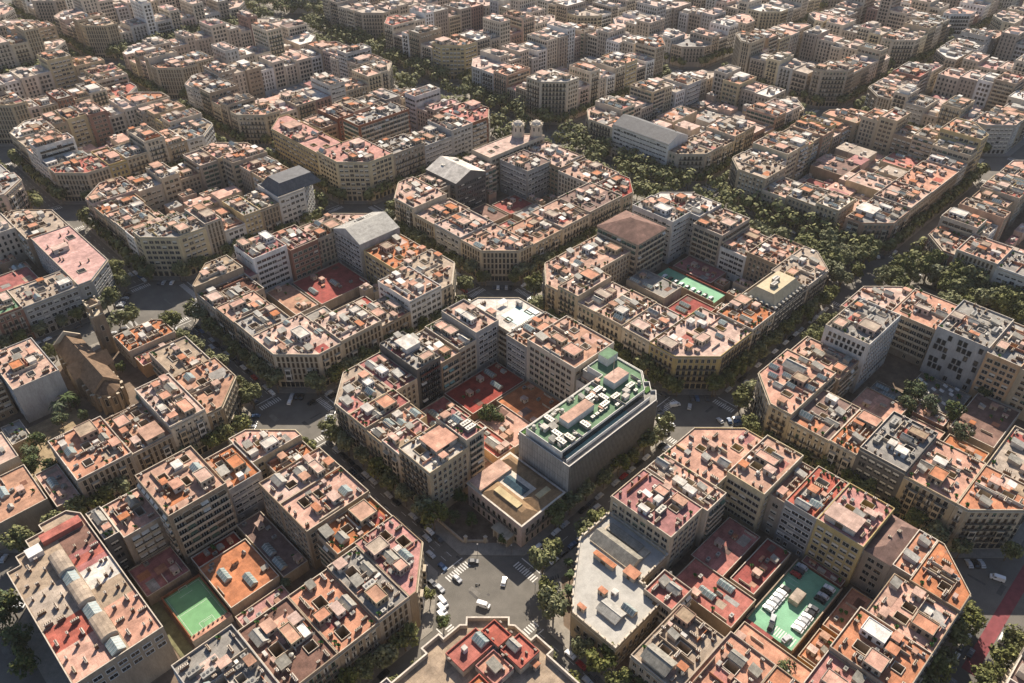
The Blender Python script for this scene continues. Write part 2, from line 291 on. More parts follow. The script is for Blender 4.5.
# lots per block: (u0,u1,v0,v1,h,wall,roof,features)
AUTH = {
(0, 0): [(10, 33, 98, 123.3, 21, 'c', 's', 'kC'), (33, 46, 96, 123.3, 21, 'c', 'R', 's'), (46, 60, 96, 123.3, 26, 'k', 'g', 'pz'), (60, 73, 97, 123.3, 20, 't', 'p', 'wTA'),
         (73, 84, 98, 123.3, 21.4, 'c', 'g', 'k'), (84, 99, 98, 123.3, 25, 'g', 'p', 'wb'), (99, 123.3, 90, 123.3, 22, 'c', 'w', 'CP0'), (96, 123.3, 76, 90, 22, 'g', 'p', 's'),
         (96, 123.3, 46, 76, 27, 'c', 'p', 'L'), (97, 108, 37, 46, 20, 'w', 'd', ''), (10, 34, 86, 98, 21, 'c', 'R', 's'), (10, 34, 75, 86, 20, 'c', 'p', 'kg'),
         (10, 29, 63.5, 75, 22, 'c', 'r', 'k'), (10, 30, 44, 63.5, 26, 'c', 'w', 'pk'), (30, 39.5, 45, 64, 29, 'c', 'R', 'a')],
(-1, 0): [(-91.5, -86, 106, 123.3, 20, 'k', 's', ''), (-86, -71.5, 103, 123.3, 19, 't', 't', 'sk'), (-71.5, -48.5, 93, 121, 27, 't', 'p', 'Lk'), (-48.5, -33, 97, 119, 19, 'g', 't', 'Pw'),
          (-33, -10, 104, 123.3, 19, 'y', 't', 'TCPw'), (-28, -10, 90, 104, 15, 't', 't', 'k'), (-38, -10, 75, 90, 21, 't', 'p', 'sk'), (-38, -10, 56.5, 75, 21.5, 't', 't', 'sr'),
          (-35, -10, 42, 56.5, 19, 't', 't', 'sk'), (-28, -10, 10, 42, 20, 't', 'r', 'sC'), (-41, -28, 10, 40, 20, 't', 'g', 'sa'), (-57, -41, 10, 40, 19, 't', 't', 's'),
          (-76, -57, 10, 40, 19, 't', 'd', 'Gw'), (-97, -76, 12, 43, 20, 'g', 'g', 'aa')],
(0, -1): [(54, 74, -38, -10, 22, 'c', 'R', 'aw'), (74, 87, -40, -10, 21, 'c', 't', 'sk'), (87, 123.3, -35, -10, 21, 'y', 't', 'sC'), (94, 123.3, -51.5, -35, 24, 'y', 'p', 'skz'),
          (99, 123.3, -58, -51.5, 20, 't', 't', 'k'), (98, 123.3, -71, -58, 23, 'g', 'r', 's'), (98, 123.3, -89, -71, 23.4, 'y', 'r', 'p'), (101, 123.3, -99, -89, 20, 't', 'd', 'H'),
          (101, 123.3, -106, -99, 20, 't', 't', 'k'), (99, 123.3, -123.3, -106, 20, 't', 't', 'rC'), (77, 99, -123.3, -101, 19, 't', 't', 'Pk'), (56, 77, -123.3, -99, 20, 't', 't', 'Pk'),
          (10, 37, -73, -55, 17, 't', 's', 'S'), (34, 46, -54, -42, 15, 't', 'r', ''), (10, 40, -90, -73, 17, 't', 't', 'skr'), (10, 40, -123.3, -90, 18, 't', 't', 'PC'), (40, 56, -123.3, -99, 18, 't', 'r', 'k')],
(1, -1): [(143.3, 183, -35, -10, 22, 'c', 't', 'SkC'), (183, 203, -37, -10, 19, 't', 't', 'k'), (203, 236, -39, -17, 29, 'w', 'g', 'Wa'), (236, 275, -31, -10, 21, 't', 'p', 'C'),
          (246, 275, -54, -31, 23, 't', 't', 'T'), (243, 275, -78, -54, 27, 'g', 'g', 'Ka'), (241, 275, -93, -78, 26, 'o', 'g', 'p'), (241, 275, -123.3, -93, 25, 'c', 'p', 'kC'),
          (143.3, 172, -53, -35, 19, 'c', 'd', 's'), (143.3, 170, -65, -53, 20, 'c', 't', 'k'), (143.3, 174, -84, -65, 24, 'k', 'g', 'az'), (143.3, 173, -104, -84, 22, 'c', 't', 's'),
          (143.3, 172, -123.3, -104, 22, 'c', 't', 'CP'), (172, 205, -123.3, -104, 21, 'c', 's', 'k')],
(-1, 1): [(-87, -65, 143.3, 174, 19, 't', 't', 's'), (-65, -48, 143.3, 172, 18, 't', 'p', 'p'), (-48, -32, 143.3, 177, 22, 'c', 'p', 'wk'), (-32, -10, 143.3, 177, 19, 't', 'p', 'sC'),
          (-29, -10, 177, 209, 14, 't', 's', 'kk'), (-34, -10, 222, 240, 10, 's', 't', 'k'), (-86, -66, 217, 251.6, 20, 'g', 'p', 'kB'), (-123.3, -87, 228, 251.6, 18, 't', 's', 'kC')],
(-1, 2): [(-32, -10, 281.6, 350, 20, 'g', 'q', 'CQ'), (-34, -10, 350, 392, 20, 't', 's', 'kC'), (-60, -32, 281.6, 304, 19, 'g', 's', 'k'), (-73, -60, 281.6, 303, 20, 'b', 'G', ''),
          (-97, -73, 281.6, 304, 20, 't', 's', 'k')],
(0, 1): [(10, 38, 143.3, 178, 20, 'c', 'p', 'kgC'), (10, 38, 214, 234, 17, 't', 'd', 's'), (10, 38, 234, 251.6, 22, 't', 's', 'C'), (43, 64, 231, 251.6, 26, 'w', 'R', ''),
         (64, 82, 228, 251.6, 23, 'b', 'r', 'k'), (10, 32, 195, 214, 19, 't', 'p', 'kg'), (10, 32, 178, 195, 19.5, 't', 'g', 'kk'), (38, 62, 143.3, 167, 20, 'c', 'p', 'kk'),
         (62, 80, 143.3, 164, 17, 't', 's', 'k'), (95, 123.3, 206, 232, 24, 'g', 'g', 'Ha'), (97, 123.3, 178, 206, 19.5, 'y', 't', 'kk'), (101, 123.3, 143.3, 178, 21, 'c', 's', 'kC'), (80, 101, 143.3, 170, 23, 'w', 'p', 'kw'), (82, 123.3, 232, 251.6, 21, 'c', 'p', 'kC')],
(1, 0): [(143.3, 168, 100, 123.3, 21, 'c', 'p', 'skC'), (168, 202, 98, 123.3, 21, 'c', 'p', 'skw'), (143.3, 170, 86, 100, 24, 'c', 'p', 'k'), (143.3, 171, 74, 86, 20, 'c', 'p', 's'), (143.3, 172, 57, 74, 20.3, 'c', 'p', 'sk'),
         (202, 228, 94, 123.3, 27, 't', 'd', 'H'), (234, 252, 94, 123.3, 28, 'w', 'g', 'k'), (252, 275, 88, 123.3, 27, 'g', 'w', 'C'), (246, 275, 68, 88, 25, 't', 'p', 'k'), (246, 275, 51, 68, 18, 'w', 'p', 'k'),
         (246, 275, 32, 51, 21, 't', 'p', 'k'), (207, 239, 10, 31, 21, 'k', 's', 'M'), (239, 275, 10, 32, 22, 't', 's', 'kC'), (186, 207, 10, 31, 21, 'c', 't', 's'), (143.3, 186, 10, 40, 20, 'y', 'p', 'kgC'), (143.3, 172, 40, 57, 20, 'c', 'p', 'sk')],
(1, 1): [(143.3, 170, 218, 251.6, 24, 'c', 'p', 'kC'), (181, 207, 222, 251.6, 26, 'k', 'w', 'Ha'), (207, 222, 228, 251.6, 22, 'p', 'p', 'k'), (222, 275, 234, 251.6, 26, 'c', 'p', 'CU'), (250, 275, 196, 232, 22, 't', 'p', 'k'), (229, 252, 206, 232, 23, 'g', 'd', 'k'),
         (143.3, 172, 199, 218, 20, 'c', 'p', 'kk'), (248, 275, 166, 196, 21, 'c', 'p', 'kw'), (219, 250, 143.3, 170, 21, 't', 'd', 'w'), (250, 275, 143.3, 166, 20, 't', 'R', 'kC'),
         (143.3, 170, 176, 199, 20.5, 'g', 'p', 'kk'), (143.3, 170, 143.3, 176, 20, 'c', 'p', 'kkgC'), (170, 195, 143.3, 168, 19, 'c', 'p', 'kk'), (195, 219, 143.3, 170, 20, 'c', 'p', 'kkw')],
(1, 2): [(143.3, 178, 281.6, 320, 28, 'y', 'q', 'pC'), (178, 205, 281.6, 304, 27, 't', 'g', 'wk'), (205, 230, 281.6, 304, 24, 'g', 'g', 'kk'), (143.3, 166, 320, 392, 27, 'y', 'q', 'pC'), (183, 228, 326, 345, 32, 'b', 'g', ''),
         (250, 280, 284, 318, 27, 'b', 'r', 'p')],
(2, 0): [(329, 365, 8, 34, 19, 'p', 'g', 'pwC'), (365, 395, 8, 34, 20, 't', 'p', 'kk'), (395, 440, 8, 34, 20, 't', 't', 'kw'), (329, 355, 90, 123.3, 24, 's', 's', 'C')],
(2, 1): [(327, 350, 165, 215, 25, 'w', 'slate', 'H'), (327, 350, 215, 251.6, 22, 'c', 'p', 'kC'), (327, 350, 143.3, 165, 20, 's', 's', 'kC')],
(2, 2): [(336, 365, 281.6, 312, 33, 'c', 'w', 'pC'), (336, 357, 312, 324, 22, 's', 'p', ''), (336, 357, 324, 334, 19, 's', 'r', 'H')],
(0, 2): [(10, 42, 281.6, 306, 26, 'y', 'g', 'C'), (90, 123.3, 281.6, 306, 27, 'w', 'slate', 'CM')],
(-1, -1): [],
(1, -2): [], (2, -1): [(331, 356, -30, -10, 19, 'b', 's', 'wC'), (331, 356, -52, -30, 22, 's', 't', 'k'), (331, 356, -82, -52, 21, 'w', 'g', 'k')],
}
# zones of special buildings that the generic fill must leave free
ZONES = {(-1, -1): [(-52.5, -5, -52.5, -5)], (0, 0): [(34, 123.3, 7, 45), (10, 52, 8, 44), (33, 97, 44, 97)], (-1, 0): [(-123.3, -91, 55, 123.3), (-91, -33, 40, 106), (-123.3, -97, 10, 56)],
         (0, -1): [(10, 54, -55, -10), (40, 99, -99, -38)], (-1, 1): [(-66, -34, 186, 251.6), (-123.3, -66, 143.3, 228), (-34, -10, 205, 225)],
         (1, -1): [(174, 241, -104, -39)], (1, 0): [(172, 246, 31, 94)]}
lots = []          # dict(blk, poly, h, wall, roof, feat, side)
R2 = random.Random(5)
def add_lot(blk, u0, u1, v0, v1, h, wl, rf, ft, auth):
    b = BL[blk]; j = lambda: R2.uniform(.02, .07)
    poly = clip(rect(u0+j(), u1-j(), v0+j(), v1-j()), octagon(*b))
    if len(poly) < 3 or area(poly) < 30: return
    lots.append(dict(blk=blk, poly=poly, r=(u0, u1, v0, v1), h=h+R2.uniform(-.25, .25), wall=wl, roof=rf, feat=ft, auth=auth))
def pick_style(blk, far):
    x = R2.random()
    wl = R2.choices('ctyswgbpk', (30, 24, 8, 14, 8, 9, 3, 6, 1))[0]
    rf = R2.choices('pstrRgwd', (34, 22, 16, 5, 2, 12, 8, 3))[0]
    if blk[0] <= 1 and blk[1] <= 1: rf = R2.choices('pstrRgwd', (26, 10, 34, 10, 4, 8, 4, 4))[0]
    h = R2.gauss(21.2, 1.9 if blk[0]+blk[1] < 4 else 3.0)+(3.2 if blk[0]+blk[1] > 3 else 0)+(3 if blk[0] == 2 and blk[1] > 1 else 0)
    if R2.random() < .2: h += R2.uniform(3, 9)
    if R2.random() < .05 and blk[0]+blk[1] > 4: h += R2.uniform(8, 16)
    if R2.random() < .08: h -= R2.uniform(3, 7)
    return max(10, h), wl, rf, 'k'*R2.choice((1, 1, 2))+R2.choice(('', '', 's', 'g', 'w', 'p', 's'))+R2.choice(('', '', 'P', 'T'))
for blk, b in BL.items():
    u0, u1, v0, v1 = b
    cs = [(u0, v0), (u1, v0), (u0, v1), (u1, v1), ((u0+u1)/2, (v0+v1)/2)]
    if not any(in_frame((x, y, z), 60) for x, y in cs for z in (0, 24)): continue
    au = AUTH.get(blk, [])
    for a in au:
        rf = a[6] if a[6] != 'slate' else 'g'
        add_lot(blk, a[0], a[1], a[2], a[3], a[4], a[5], rf, a[7]+('Z' if a[6] == 'slate' else ''), True)
    occ = [(a[0], a[1], a[2], a[3]) for a in au]+ZONES.get(blk, [])
    D = R2.uniform(23, 27)
    def fill(s0, s1, strip, axis):
        iv = []
        for o in occ:
            if axis == 'u' and o[2] < strip[1]-3 and o[3] > strip[0]+3: iv.append((o[0], o[1]))
            if axis == 'v' and o[0] < strip[1]-3 and o[1] > strip[0]+3: iv.append((o[2], o[3]))
        iv.sort(); cur = s0; free = []
        for a, c in iv:
            if a > cur: free.append((cur, min(a, s1)))
            cur = max(cur, c)
        if cur < s1: free.append((cur, s1))
        for a, c in free:
            if c-a < 5: continue
            far = a > 300
            cuts = [a]
            if axis == 'u' and a == s0 and c-a > 34: cuts.append(a+R2.uniform(22, 30))
            end = c-R2.uniform(22, 30) if (axis == 'u' and c == s1 and c-cuts[-1] > 34) else c
            n = max(1, round((end-cuts[-1])/R2.uniform(12, 16))); st = cuts[-1]
            ws = [R2.uniform(.7, 1.3) for _ in range(n)]; tot = sum(ws); x = st
            for q in ws:
                x += (end-st)*q/tot; cuts.append(x)
            if end < c: cuts.append(c)
            for p, q in zip(cuts, cuts[1:]):
                h, wl, rf, ft = pick_style(blk, far); dd = R2.uniform(-3, 3)
                if axis == 'u':
                    lo = strip if strip[0] <= v0+.1 else (strip[0]+dd, strip[1])
                    lo = (lo[0], lo[1]+dd) if strip[0] <= v0+.1 else lo
                    add_lot(blk, p, q, lo[0], lo[1], h, wl, rf, ft, False)
                else:
                    lo = (strip[0], strip[1]+dd) if strip[0] <= u0+.1 else (strip[0]+dd, strip[1])
                    add_lot(blk, lo[0], lo[1], p, q, h, wl, rf, ft, False)
    fill(u0, u1, (v0, v0+D), 'u'); fill(u0, u1, (v1-D, v1), 'u')
    fill(v0+D+3, v1-D-3, (u0, u0+D), 'v'); fill(v0+D+3, v1-D-3, (u1-D, u1), 'v')
# visibility helper
def prism_tris(poly, h, V, F):
    n = len(V); k = len(poly)
    V += [Vector((p[0], p[1], 0)) for p in poly]+[Vector((p[0], p[1], h)) for p in poly]
    for i in range(k): F.append((n+i, n+(i+1) % k, n+k+(i+1) % k, n+k+i))
    F.append(tuple(n+k+i for i in range(k)))
_V, _F = [], []
for l in lots: prism_tris(l['poly'], l['h'], _V, _F)
for r_, h_ in (((51, 112, 9, 34), 28), ((25, 49, 9, 39), 13), ((12, 53, -36, -12), 12), ((10, 38, -48, -20), 12), ((-121, -93, 57, 122), 21), ((-60, -42, 196, 245), 17), ((-70, -51, 58, 83), 5)):
    prism_tris(rect(*r_), h_, _V, _F)
BVH = BVHTree.FromPolygons(_V, _F)
EYES = [CAM, CAM+RTv*30, CAM-RTv*30]
def visible(p, eyes=EYES, slack=.8):
    p = Vector(p)
    if not in_frame(p, 40): return False
    for e in eyes:
        d = p-e; L = d.length
        if BVH.ray_cast(e, d/L, L-slack)[0] is None: return True
    return False
def px_area(l):
    xs, ys = [], []
    for x, y in l['poly']:
        for z in (l['h']*.4, l['h']):
            a, b, _ = project((x, y, z)); xs.append(min(max(a, 0), W)); ys.append(min(max(b, 0), H))
    return (max(xs)-min(xs))*(max(ys)-min(ys))
for l in lots:
    l['pa'] = px_area(l)
lots = [l for l in lots if l['pa'] > 0]
lots.sort(key=lambda l: -l['pa']-(1e6 if l['auth'] else 0))
NEAR = lots[:292]; FAR = lots[292:]
# ------------------------------------------------------------------ prototypes
def proto(fn):
    b = MB(); fn(b); return b
P_ = {}
def win_mesh(kind, trim, extra):
    key = (kind, trim, extra)
    if key in P_: return P_[key]
    b = MB(); bb = MB(); wd, hg = {'chk': (1.5, 2.5), 'balc': (1.5, 2.65), 'plain': (1.4, 2.1), 'wide': (2.35, 1.85), 'gal': (2.8, 2.4), 'shop': (2.2, 3.2), 'strip': (2.6, 1.7), 'terr': (2.9, 2.3), 'tall': (1.25, 2.9)}[kind]
    x = wd/2; fr = .17; d = .16
    # local: x along facade, -y is outward, z up, origin at opening's bottom centre
    b.face([(-x, -.02, 0), (x, -.02, 0), (x, -.02, hg), (-x, -.02, hg)], 'glass')
    for (a, c, e, f) in ((-x-fr, -x, 0, hg), (x, x+fr, 0, hg), (-x-fr, x+fr, hg, hg+fr*1.4)): b.box(a, c, -d, 0, e, f, trim)
    b.box(-x-fr, x+fr, -d-.05, 0, -.16, 0, trim, bottom=True)
    if kind in ('plain', 'wide', 'strip'):
        b.box(-.04, .04, -.06, 0, 0, hg, 'white')
        if extra: b.box(-x, x, -.09, 0, hg*.45, hg, extra)
    if kind in ('balc', 'tall'):
        b.box(-.04, .04, -.06, 0, 0, hg, 'shutter')
        if extra:
            b.box(-x, -x*.45, -.10, 0, 0.02, hg, extra); b.box(x*.45, x, -.10, 0, .02, hg, extra)
    if kind == 'balc':
        q = x+.42; bb.box(-q, q, -.9, -.23, -.3, -.16, trim, bottom=True)
        for (a, c, e, f) in ((-q, q, -.9, -.84), (-q, -q+.06, -.84, -.23), (q-.06, q, -.84, -.23)):
            bb.box(a, c, e, f, .86, .96, 'iron'); bb.box(a, c, e, f, -.1, -.03, 'iron')
        for k in range(11): xx = -q+.03+k*(2*q-.06)/10; bb.box(xx-.035, xx+.035, -.885, -.85, -.03, .86, 'iron')
        for k in range(4):
            for xx in (-q+.03, q-.03): bb.box(xx-.02, xx+.02, -.8+k*.17, -.75+k*.17, -.03, .86, 'iron')
    if kind in ('gal', 'terr'):
        q = x+.28; bb.box(-q, q, -1.1, -.23, -.32, -.16, trim, bottom=True)
        for (a, c, e, f) in ((-q, q, -1.1, -1.02), (-q, -q+.07, -1.02, -.23), (q-.07, q, -1.02, -.23)): bb.box(a, c, e, f, -.1, .95, trim if kind == 'gal' else 'glass')
        b.box(-x/3-.05, -x/3+.05, -.07, 0, 0, hg, 'white'); b.box(x/3-.05, x/3+.05, -.07, 0, 0, hg, 'white')
        if extra: b.face([(-x, -.1, hg), (-x, -1.0, hg*.62), (x, -1.0, hg*.62), (x, -.1, hg)], extra)
    if kind == 'shop':
        b.box(-x, x, -.5, -.02, hg-.6, hg-.45, extra or 'darkmetal', bottom=True)
    P_[key] = (b.mesh('window'), bb.mesh('balcony') if bb.f else None); return P_[key]
def put_win(kind, trim, extra, root, loc, ang, sc=None):
    me, bm_ = win_mesh(kind, trim, extra)
    o = put(me, 'window', root, loc, ang, sc)
    if bm_: put(bm_, 'balcony', o)
    return o
def chimney_p(b):
    b.box(-.28, .28, -.55, .55, 0, 1.55, 'chim'); b.box(-.34, .34, -.61, .61, 1.55, 1.68, 'pale', bottom=True)
    for y in (-.3, .3): b.cyl(0, y, 1.68, 2.05, .12, .1, 'chim', 6)
def chimrow_p(b):
    b.box(-.35, .35, -1.3, 1.3, 0, 1.3, 'chim'); b.box(-.42, .42, -1.37, 1.37, 1.3, 1.42, 'pale', bottom=True)
    for k in range(4): b.cyl(0, -.95+k*.63, 1.42, 2.0, .15, .13, 'chim', 6)
def ac_p(b):
    b.box(-.9, .9, -.6, .6, .15, 1.25, 'metal'); b.cyl(0, 0, 1.25, 1.32, .42, .4, 'darkmetal', 10); b.box(-.8, .8, -.5, .5, 0, .15, 'darkmetal')
def acbig_p(b):
    b.box(-2.2, 2.2, -1.1, 1.1, .2, 1.9, 'metal')
    for k in (-1.3, 0, 1.3): b.cyl(k, 0, 1.9, 2.02, .52, .5, 'darkmetal', 10)
    b.box(-2.0, 2.0, -.9, .9, 0, .2, 'darkmetal'); b.box(2.2, 3.4, -.3, .3, .6, 1.1, 'zinc', bottom=True)
def tank_p(b):
    b.box(-.9, .9, -.9, .9, 0, .35, 'pale'); b.cyl(0, 0, .35, 1.7, .8, .8, 'metal', 12); b.cyl(0, 0, 1.7, 1.9, .8, .15, 'metal', 12)
def aerial_p(b):
    b.cyl(0, 0, 0, 3.6, .04, .03, 'metal', 5)
    for z, r in ((3.5, .6), (3.2, .75), (2.7, .5)): b.box(-r, r, -.025, .025, z, z+.05, 'metal', bottom=True); b.box(-.025, .025, -r, r, z+.06, z+.11, 'metal', bottom=True)
def skyl_p(b):   # unit footprint 1x1, height 1
    b.box(-.5, .5, -.5, .5, 0, .45, 'pale'); b.gable(-.5, .5, -.5, .5, .45, 1, 'skyglass', 'pale', 'y', .03)
    for k in range(5):
        y = -.45+k*.225
        b.box(-.51, -.47, y-.012, y+.012, .45, .52, 'metal')
        b.tube((-.53, y, .46), (0, y, 1.03), .014, .014, 'white', 4); b.tube((.53, y, .46), (0, y, 1.03), .014, .014, 'white', 4)
def zincsky_p(b):
    b.box(-.5, .5, -.5, .5, 0, .5, 'pale'); b.gable(-.5, .5, -.5, .5, .5, 1, 'zinc', 'pale', 'y', .06)
    b.box(-.03, .03, -.54, .54, .985, 1.03, 'metal')
def shed_p(b):   # stair head with a lean-to roof
    b.box(-.5, .5, -.5, .5, 0, .72, 'pale'); b.face([(-.56, -.56, .70), (.56, -.56, .70), (.56, .56, 1.0), (-.56, .56, 1.0)], 'zinc')
    b.face([(-.5, .5, .72), (.5, .5, .72), (.5, .5, .97), (-.5, .5, .97)][::-1], 'pale'); b.face([(-.5, -.5, .72), (-.5, .5, .72), (-.5, .5, .97)], 'pale'); b.face([(.5, -.5, .72), (.5, .5, .97), (.5, .5, .72)], 'pale')
    b.box(-.15, .15, -.53, -.5, .02, .6, 'shutter')
def shedflat_p(b):
    b.box(-.5, .5, -.5, .5, 0, .93, 'pale'); b.box(-.54, .54, -.54, .54, .93, 1.0, 'roof_p', bottom=True); b.box(-.53, -.5, -.12, .12, .02, .7, 'shutter'); b.box(-.2, .1, -.53, -.5, .4, .7, 'glass')
def shedred_p(b):
    b.box(-.5, .5, -.5, .5, 0, .9, 'pale'); b.box(-.54, .54, -.54, .54, .9, 1.0, 'roof_t', bottom=True); b.box(-.53, -.5, -.12, .12, .02, .7, 'shutter'); b.box(-.2, .1, -.53, -.5, .4, .7, 'glass')
def shedwhite_p(b):
    b.box(-.5, .5, -.5, .5, 0, .9, 'white'); b.box(-.53, .53, -.53, .53, .9, 1.0, 'roof_w', bottom=True); b.box(-.53, -.5, -.12, .12, .02, .7, 'shutter')
def pent_p(wm, rm):
    def fn(b):
        b.box(-.5, .5, -.5, .5, 0, .94, wm)
        b.box(-.5, .5, -.5, -.47, .94, 1.04, wm); b.box(-.5, .5, .47, .5, .94, 1.04, wm); b.box(-.5, -.47, -.47, .47, .94, 1.04, wm); b.box(.47, .5, -.47, .47, .94, 1.04, wm)
        b.face([(-.46, -.46, .95), (.46, -.46, .95), (.46, .46, .95), (-.46, .46, .95)], rm)
        for q in (-.3, 0.05, .32):
            b.box(-.515, -.5, q-.08, q+.08, .02 if q == .05 else .3, .72, 'glass'); b.box(q-.08, q+.08, -.515, -.5, .3, .72, 'glass')
    return fn
def awn_p(b):
    b.face([(-.5, -.5, .82), (.5, -.5, .82), (.5, .5, 1), (-.5, .5, 1)], 'white'); b.face([(-.5, .5, .97), (.5, .5, .97), (.5, -.5, .79), (-.5, -.5, .79)], 'white')
    for x in (-.48, .48):
        for y in (-.48, .48): b.box(x-.012, x+.012, y-.012, y+.012, 0, .9, 'darkmetal')
def plant_p(b):
    rr = random.Random(3)
    b.cyl(0, 0, 0, .5, .28, .34, 'roof_t', 8)
    for k in range(26):
        c = Vector((rr.gauss(0, .25), rr.gauss(0, .25), .8+rr.gauss(0, .22))); e = Vector((rr.uniform(-1, 1), rr.uniform(-1, 1), rr.uniform(-1, 1))).normalized()*.2; g = e.orthogonal().normalized()*.2
        b.face([c-e-g, c+e-g, c+e+g, c-e+g], 'hedge')
PR = {}
for nm, fn in dict(chimney=chimney_p, chimney_row=chimrow_p, ac=ac_p, acbig=acbig_p, tank=tank_p, aerial=aerial_p, skyl=skyl_p, zsky=zincsky_p, shed=shed_p, shedflat=shedflat_p, shedred=shedred_p, shedwhite=shedwhite_p, pent_a=pent_p('wall_c', 'roof_p'), pent_b=pent_p('wall_t', 'roof_t'), pent_c=pent_p('white', 'roof_w'), pent_d=pent_p('wall_p', 'roof_s'), awn=awn_p, plant=plant_p).items():
    PR[nm] = proto(fn).mesh(nm)
def patch_mesh(rf):
    k = ('patch', rf)
    if k not in P_:
        b = MB(); b.box(-.5, .5, -.5, .5, 0, 1, 'roof_'+rf); P_[k] = b.mesh('terrace_patch')
    return P_[k]
def lowwall_mesh(mt):
    k = ('lw', mt)
    if k not in P_:
        b = MB(); b.box(-.5, .5, -.5, .5, 0, 1, mt); P_[k] = b.mesh('terrace_wall')
    return P_[k]
ORD = ['first', 'second', 'third', 'fourth', 'fifth', 'sixth', 'seventh', 'eighth', 'ninth', 'tenth', 'eleventh', 'twelfth', 'thirteenth', 'fourteenth']
by_blk = {}
for l in lots: by_blk.setdefault(l['blk'], []).append(l)
def blocked(p, l, z):
    for q in by_blk[l['blk']]:
        if q is l: continue
        r = q['r']
        if r[0]-1 < p[0] < r[1]+1 and r[2]-1 < p[1] < r[3]+1 and inside(p, q['poly']):
            return q['h'] > z
    return False
def inside_any(p, l):
    for q in by_blk[l['blk']]:
        if q is not l and inside(p, q['poly']): return True
    return False
def on_outline(mid, b):
    o = octagon(*b)
    for a, c in zip(o, o[1:]+o[:1]):
        L = math.dist(a, c); d = abs((c[0]-a[0])*(a[1]-mid[1])-(a[0]-mid[0])*(c[1]-a[1]))/L
        if d < 1.6: return True
    return False
NWIN = [0]
def facade(l, root, c, a, b, floors, g0, fh, kinds, trim, extras, seed, maxw=None):
    """windows as parts along edge a->b"""
    rr = random.Random(seed)
    L = math.dist(a, b); dx, dy = (b[0]-a[0])/L, (b[1]-a[1])/L; nx, ny = dy, -dx
    mid = ((a[0]+b[0])/2, (a[1]+b[1])/2)
    if (CX-mid[0])*nx+(CY-mid[1])*ny < 0: return
    ang = math.atan2(dy, dx)
    street = on_outline(mid, BL[l['blk']])
    kind = kinds[0] if street else kinds[1]
    sp = {'chk': 2.35, 'balc': 2.75, 'plain': 2.6, 'wide': 3.3, 'gal': 3.5, 'strip': 2.95, 'terr': 3.7, 'tall': 2.2}[kind]
    n = int((L-.8)/sp)
    if n < 1: return
    off = (L-n*sp)/2+sp/2
    ex_p = rr.choice(extras)
    for f in range(floors-1, -1, -1):
        z = .15 if f == 0 else g0+(f-1)*fh+.45
        k2 = kind
        if f == 0: k2 = 'shop' if street else 'plain'; z = .3 if street else 1.2
        if f == floors-1 and floors > 3 and kind == 'balc' and rr.random() < .8: k2 = 'plain'; z += .5
        for i in range(n):
            if kind == 'chk' and 'K' in l['feat'] and ((i//2+f) % 3 == 0 or i % 4 == 3): continue
            s = off+i*sp+(.5*(f % 2) if kind == 'chk' else 0); p = (a[0]+dx*s, a[1]+dy*s); q = (p[0]+nx*.6, p[1]+ny*.6, z+1)
            if blocked((p[0]+nx*.8, p[1]+ny*.8), l, z-1.5): continue
            if not street and z < 5 and rr.random() < .5: continue
            if not visible(q): continue
            ex = ex_p if rr.random() < .6 else rr.choice(extras)
            if l['nw'] >= 100:   # past a hundred: one part for the rest
                e_ = l['rest']; cx2, cy2 = p[0]-c[0]+nx*.06, p[1]-c[1]+ny*.06; hw = .75 if k2 != 'wide' else 1.05; hz = 2.0 if k2 in ('balc', 'tall', 'chk') else 1.6
                e_.face([(cx2-dx*hw, cy2-dy*hw, z), (cx2+dx*hw, cy2+dy*hw, z), (cx2+dx*hw, cy2+dy*hw, z+hz), (cx2-dx*hw, cy2-dy*hw, z+hz)], 'glass'); continue
            put_win(k2, trim, ex if k2 != 'shop' else None, root, (p[0]-c[0]+nx*.02, p[1]-c[1]+ny*.02, z), ang)
            l['nw'] += 1; NWIN[0] += 1
